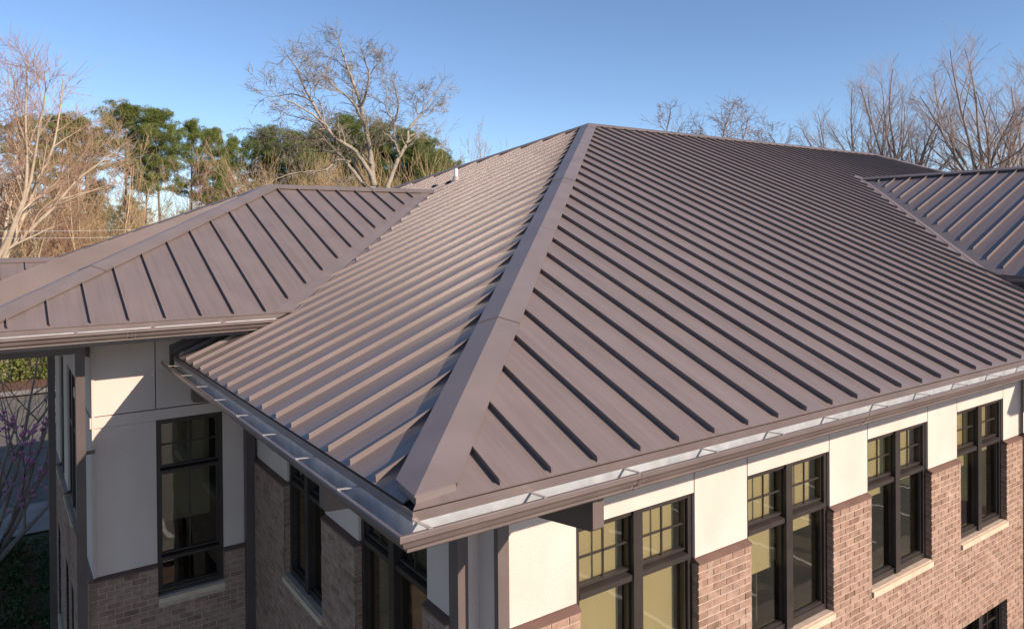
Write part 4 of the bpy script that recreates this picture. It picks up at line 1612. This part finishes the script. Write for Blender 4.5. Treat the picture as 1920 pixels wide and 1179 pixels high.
for a in [
    ('bare_tree', 'tall bare tree with reddish twigs cut by the left edge', 'wide1', 6, 58, 46, 'bark_pale', 'twig_red', 1.0),
    ('bare_tree', 'pale forked bare tree before the leftmost pine', 'slim1', 66, 214, 56, 'bark_pale', 'twig_pale', 2.0),
    ('bare_tree', 'tan many-stemmed bare tree right of the pale forked one', 'slim3', 128, 226, 60, 'bark_tan', 'twig_tan', 0.4),
    ('bare_tree', 'tan many-stemmed bare tree before the half hidden pine', 'slim2', 172, 228, 62, 'bark_tan', 'twig_tan', 3.9),
    ('bare_tree', 'tan bare tree before the tallest pine', 'slim3', 205, 250, 66, 'bark_tan', 'twig_tan', 5.0),
    ('bare_tree', 'yellowish bare tree between the pale forked tree and the left edge', 'slim2', 12, 250, 52, 'bark_tan', 'twig_tan', 1.1),
    ('bare_tree', 'thin white-stemmed bare tree below the tallest pine', 'slim1', 256, 296, 68, 'bark_pale', 'twig_tan', 4.0),
    ('bare_tree', 'small reddish bare tree before the sky notch', 'slim2', 388, 282, 70, 'bark_red', 'twig_red', 1.3),
    ('bare_tree', 'tiny upright pale bare tree right of the pines', 'slim2', 866, 240, 96, 'bark_pale', 'twig_tan', 2.2),
    ('bare_tree', 'broad bare tree with fine reddish twigs left of the right edge', 'vase2', 1672, 92, 62, 'bark_grey', 'twig_rb', 2.4),
    ('bare_tree', 'tallest bare tree at the right edge', 'vase1', 1850, 38, 58, 'bark_grey', 'twig_rb', 0.7),
    ('bare_tree', 'smaller bare tree at the left foot of the broad one', 'vase1', 1598, 140, 68, 'bark_grey', 'twig_rb', 3.3),
    ('bare_tree', 'bare tree cut by the right edge', 'vase2', 1945, 70, 62, 'bark_grey', 'twig_rb', 5.2),
    ('bare_tree', 'crooked bare treetop just right of the roof apex', 'round1', 1250, 183, 60, 'bark_grey', 'twig_grey', 0.3),
    ('bare_tree', 'low crooked bare treetop farthest right behind the ridge', 'round1', 1442, 226, 60, 'bark_grey', 'twig_grey', 4.1),
    ('bare_tree', 'crooked bare treetop behind the middle of the ridge', 'round2', 1368, 175, 58, 'bark_grey', 'twig_grey', 2.9),
]:
    place_bare(a[0], a[1], a[2], a[3], a[4], a[5], a[6], a[7], 'bare trees around the building', a[8])

# thickets along the edge of the wood: nobody could count the stems
def thicket(name, label, x0, x1, ylo, yhi, D0, D1, n, barkm, keys=('shrub1', 'shrub2')):
    r = random.Random(hash(label) % 1000 if False else len(label))
    v, f = [], []
    for k in range(n):
        t, h = LIB[r.choice(keys)]
        px = r.uniform(x0, x1)
        top = at(px, r.uniform(ylo, yhi), r.uniform(D0, D1))
        s = top.z / h
        c, sn = math.cos(k), math.sin(k)
        wd = r.uniform(.5, .9)
        for V, Fc in ((t.tv, t.tf), (t.cv, t.cf)):
            n0 = len(v)
            v += [(top.x + s * wd * (x * c - y * sn), top.y + s * wd * (x * sn + y * c), z * s) for x, y, z in V]
            f += [tuple(i + n0 for i in q) for q in Fc]
    me = mesh_of(name, v, f, barkm)
    o = bpy.data.objects.new(name, me)
    COL.objects.link(o)
    tag(o, label, 'thicket', kind='stuff')


thicket('red_thicket', 'reddish bare brush at the left edge below the trees', -60, 125, 310, 450, 57, 66, 34, 'twig_red')
thicket('tan_thicket', 'tan bare brush along the foot of the wood', 80, 480, 375, 450, 60, 84, 40, 'twig_tan')
thicket('brown_thicket', 'tan bare brush under the big oak', 470, 860, 290, 352, 60, 76, 36, 'twig_tan')
thicket('far_wood', 'hazy brown bare wood far behind the pines', -80, 900, 345, 425, 105, 150, 80, 'twig_far')

# --- the big oak, limbs laid out from the photograph, each with a depth of its own
OD = 44.0


def oak():
    t = Twigs(77)
    t.rmin = .0105
    r = t.r
    base = at(700, 380, OD)
    e = empty('oak_tree', (base.x, base.y, 0))
    tag(e, 'big bare oak with pale crooked limbs behind the wing roof', 'tree', 'bare trees around the building')

    def pt(cx, cy, dep):
        p = at(440 + cx / 3.683, 50 + cy / 3.683, OD + dep)
        return (p.x - base.x, p.y - base.y, p.z)
    limbs = [
        ([(960, 1100), (945, 960), (925, 800), (900, 660), (870, 560), (830, 400), (775, 290), (745, 180), (715, 90), (690, 50)], 0, 1.5, .23),
        ([(870, 560), (905, 470), (930, 330), (905, 250), (880, 180), (870, 150)], .7, -1.5, .11),
        ([(930, 330), (975, 270), (1000, 225)], -.8, -1.6, .05),
        ([(868, 560), (822, 520), (805, 400), (780, 320)], .7, 2.5, .08),
        ([(775, 290), (700, 245), (640, 205), (590, 155), (530, 130)], 1.2, 2.8, .06),
        ([(900, 660), (855, 600), (830, 540), (760, 470), (700, 420), (620, 350), (560, 300), (520, 245)], .5, -2.5, .13),
        ([(760, 470), (680, 440), (580, 400), (500, 375)], -.8, -3.0, .06),
        ([(950, 1050), (920, 990), (830, 860), (700, 770), (620, 680), (580, 600), (520, 490), (460, 380), (430, 290), (400, 240), (365, 195)], -.3, -3.5, .20),
        ([(640, 700), (540, 610), (430, 540), (340, 500), (270, 460), (215, 400)], -2, -4.5, .10),
        ([(540, 520), (420, 470), (300, 480), (200, 500)], -2.6, -1.5, .07),
        ([(700, 770), (600, 690), (500, 640), (400, 620), (300, 580)], -1.4, 1.5, .09),
        ([(900, 1100), (790, 960), (740, 900), (660, 820), (590, 780), (480, 780), (380, 770), (260, 765), (200, 770)], .4, 2.5, .17),
        ([(480, 780), (430, 830), (350, 830), (310, 815)], 1.8, 2.6, .05),
        ([(740, 900), (650, 860), (520, 860), (430, 840)], .9, 3.2, .09),
        ([(380, 770), (300, 740), (220, 735)], 2.2, 3.0, .05),
        ([(800, 935), (720, 915), (640, 980), (560, 1000), (480, 1000), (380, 1020), (290, 1050), (200, 1090), (80, 1030)], .4, -3.0, .10),
        ([(640, 980), (660, 1050), (750, 1070)], -1.0, -1.5, .05),
        ([(1050, 1120), (1090, 1020), (1140, 890), (1190, 800), (1200, 720), (1240, 660), (1290, 600), (1330, 530), (1390, 450), (1450, 415)], 0, 2.0, .19),
        ([(1140, 890), (1110, 810), (1080, 770), (1030, 730), (980, 690)], .4, -1.2, .10),
        ([(1200, 760), (1280, 740), (1340, 790), (1390, 820)], .8, 2.5, .06),
        ([(1270, 615), (1240, 540), (1250, 490), (1260, 450)], 1.2, .5, .05),
        ([(1300, 620), (1350, 610), (1390, 540), (1425, 510)], 1.5, 3, .045),
        ([(1090, 770), (1100, 660), (1050, 590), (1040, 540), (990, 510), (930, 470)], .1, 1.2, .09),
        ([(1100, 660), (1130, 560), (1115, 440), (1080, 350), (1040, 280)], .4, -2.0, .08),
        ([(1045, 560), (1050, 480), (1030, 400), (1000, 360)], .7, 2.2, .05),
        ([(945, 960), (880, 880), (900, 820), (840, 810), (760, 770), (740, 720)], 0, 2.0, .07),
        ([(925, 860), (975, 760), (1000, 700), (1080, 690)], .2, -2, .06),
        ([(620, 680), (600, 560), (545, 470), (540, 400)], -1.8, .8, .06),
        ([(660, 820), (560, 720), (470, 740), (430, 780)], 1.0, .2, .06),
        ([(900, 1100), (850, 1000), (770, 840), (720, 740), (640, 640), (560, 560)], .2, 3.4, .12),
    ]
    # catmull-rom through the traced points
    for pts, d0, d1, r0 in limbs:
        n = len(pts)
        P = [np.array(pt(x + r.gauss(0, 3), y + r.gauss(0, 3), d0 + (d1 - d0) * i / (n - 1))) for i, (x, y) in enumerate(pts)]
        out, rad = [], []
        for i in range(n - 1):
            p0, p1, p2, p3 = P[max(i - 1, 0)], P[i], P[i + 1], P[min(i + 2, n - 1)]
            for q in range(4):
                u = q / 4
                out.append(tuple(.5 * ((2 * p1) + (-p0 + p2) * u + (2 * p0 - 5 * p1 + 4 * p2 - p3) * u * u + (-p0 + 3 * p1 - 3 * p2 + p3) * u ** 3) + np.array([r.gauss(0, .02) for _ in range(3)])))
        out.append(tuple(P[-1]))
        m = len(out)
        rad = [max(.82 * r0 * (1 - .92 * (i / (m - 1)) ** .85), .010) for i in range(m)]
        t.tube(out, rad, True)
        spec = [(6, .55, .75, .13, .03, .15, 5), (5, .6, .75, .13, .03, .15, 4), (3, .65, .75, .14, .0, .2, 2)]
        for i in range(max(3, m // 4), m):
            if r.random() < .85:
                a, b = out[i - 1], out[min(i, m - 1)]
                d = np.array(b) - np.array(a)
                d = tuple(d / (np.linalg.norm(d) + 1e-6))
                t.grow(out[i - 1], t.side(d, r.uniform(.5, 1.1)), r.uniform(.6, 1.8), max(rad[i] * .4, .012), 0 if r.random() < .45 else 1, spec)
        d = np.array(out[-1]) - np.array(out[-2])
        for _ in range(3):
            t.grow(out[-1], t.side(tuple(d / np.linalg.norm(d)), r.uniform(.2, .7)), r.uniform(.5, 1.0), .010, 1, spec)
    # the two stems reach the ground
    for px_, r0 in ((945, .42), (1055, .30)):
        top = pt(px_, 1105, 0)
        t.tube([(top[0] * .3, top[1] * .3, -.3), (top[0] * .5, top[1] * .5, top[2] * .35), (top[0] * .85, top[1] * .85, top[2] * .75), top], [r0 * 1.5, r0 * 1.15, r0 * .85, r0 * .62], True)
    for nm, me in (('trunk', mesh_of('trunk', t.tv, t.tf, 'bark_oak')), ('crown', mesh_of('crown', t.cv, t.cf, 'bark_oak'))):
        o = bpy.data.objects.new(nm, me)
        COL.objects.link(o)
        o.parent = e


oak()

# --- magnolia with pink blossom at the left
def magnolia():
    t = Twigs(99)
    t.rmin = .006
    r = t.r
    p = at(-40, 1100, 19.5)
    base = (p.x, p.y, 0)
    e = empty('magnolia_tree', base)
    tag(e, 'grey-branched magnolia with pink blossoms at the lower left', 'tree')
    spec = [(6, .6, .6, .08, .02, .25, 8), (5, .55, .6, .12, .03, .2, 5), (4, .5, .6, .15, .03, .2, 3)]
    for k, (dx, dy, L) in enumerate(((.35, .1, 5.2), (.2, .3, 5.0), (.5, -.2, 4.4), (-.2, .2, 4.8), (.1, -.35, 4.2), (.7, .2, 4.4), (.6, .5, 4.6), (.85, -.05, 3.6))):
        q = math.sqrt(dx * dx + dy * dy + 1)
        t.grow((dx * .2, dy * .2, -.1), (dx / q, dy / q, 1 / q), L * 1.15, .085, 0, spec)
    cr = np.array(t.cv)
    v, f = [], []
    pick = [cr[r.randrange(len(cr))] for _ in range(900)]
    for c in pick:
        if c[2] < .8 or c[2] > 3.9:
            continue
        R = r.uniform(.06, .10)
        for k in range(6):
            az = k * 1.047 + r.uniform(-.2, .2)
            op = r.uniform(.25, 1.0)
            d = np.array([math.cos(az) * op, math.sin(az) * op, 1.0])
            d /= np.linalg.norm(d)
            s = np.array([-math.sin(az), math.cos(az), 0]) * R * .42
            n0 = len(v)
            v += [tuple(c), tuple(c + d * R * .8 + s), tuple(c + d * R * 1.7), tuple(c + d * R * .8 - s)]
            f.append((n0, n0 + 1, n0 + 2, n0 + 3))
    for nm, me in (('trunk', mesh_of('trunk', t.tv, t.tf, 'bark_grey')), ('crown', mesh_of('crown', t.cv, t.cf, 'bark_grey')), ('blossoms', mesh_of('blossoms', v, f, 'blossom', False))):
        o = bpy.data.objects.new(nm, me)
        COL.objects.link(o)
        o.parent = e
        if nm == 'blossoms':
            o['kind'] = 'stuff'


magnolia()


# --- evergreen hedge beyond the parking lot, shrubs in the front bed
def leaf_mass(name, label, boxes, n, mat, size, cat='hedge', kind=None, seed=5):
    R = np.random.RandomState(seed)
    P = []
    for (x, y, rx, ry, h) in boxes:
        m = n // len(boxes)
        d = R.normal(0, 1, (m, 3))
        d /= np.linalg.norm(d, axis=1)[:, None]
        d[:, 2] = np.abs(d[:, 2])
        rad = R.uniform(.55, 1.0, m) ** .5 * (1 + .18 * np.sin(d[:, 0] * 7 + x) + .15 * np.sin(d[:, 1] * 9 + y))
        P.append(d * rad[:, None] * np.array([rx, ry, h]) + np.array([x, y, 0]))
    P = np.concatenate(P)
    m = len(P)
    a = R.normal(0, 1, (m, 3))
    a /= np.linalg.norm(a, axis=1)[:, None]
    b = np.cross(a, R.normal(0, 1, (m, 3)))
    b /= np.linalg.norm(b, axis=1)[:, None]
    s = R.uniform(.6, 1.3, m)[:, None] * size
    v = np.stack([P - a * s, P + b * s * .5, P + a * s, P - b * s * .5], 1).reshape(-1, 3)
    f = np.arange(m * 4).reshape(-1, 4)
    me = bpy.data.meshes.new(name)
    me.from_pydata(v.tolist(), [], f.tolist())
    me.materials.append(MAT[mat])
    o = bpy.data.objects.new(name, me)
    COL.objects.link(o)
    tag(o, label, cat, kind=kind)
    return o


leaf_mass('hedge', 'bright green leafy hedge beyond the parking lot', [(-8 + 1.6 * k, 52 + random.uniform(-.5, .5), 1.5, 1.4, random.uniform(1.5, 2.2)) for k in range(10)], 16000, 'hedge', .11, 'hedge')
leaf_mass('ground_cover', 'dark green ground cover and grass below the magnolia', [(-4.4 + 1.1 * (k % 5), 13.5 + 1.2 * (k // 5) + random.uniform(-.3, .3), 1.0, .9, random.uniform(.12, .45)) for k in range(35)], 26000, 'hedge_dark', .05, 'ground cover', 'stuff', 9)
leaf_mass('front_shrub', 'low green shrubs in the mulch bed before the right facade', [(3 + 2.2 * k, -2.0 + .5 * (k % 3), .7, .6, .8) for k in range(9)], 6000, 'hedge', .06, 'shrub', 'stuff', 6)
leaf_mass('wood_undergrowth', 'dark green undergrowth at the foot of the far wood', [(at(40 + 60 * k, 440, 88).x, at(40 + 60 * k, 440, 88).y, 3.5, 3.0, random.uniform(2.5, 5.5)) for k in range(8, 14)], 12000, 'needle2', .22, 'undergrowth', 'stuff', 8)

# --- two cables crossing behind the wing roof
for k, (ya, yb) in enumerate(((430, 424), (443, 437))):
    p, q = at(-60, ya + 3, 40), at(420, yb, 46)
    t = Twigs(1)
    pts = []
    for i in range(25):
        u = i / 24
        pts.append((p.x + (q.x - p.x) * u, p.y + (q.y - p.y) * u, p.z + (q.z - p.z) * u - .5 * u * (1 - u)))
    t.tube(pts, [.014] * 25, False)
    me = mesh_of('power_line', t.cv, t.cf, 'wire')
    o = bpy.data.objects.new('power_line', me)
    COL.objects.link(o)
    tag(o, ['upper', 'lower'][k] + ' of the two pale cables before the bare trees', 'cable', 'cables before the wood')
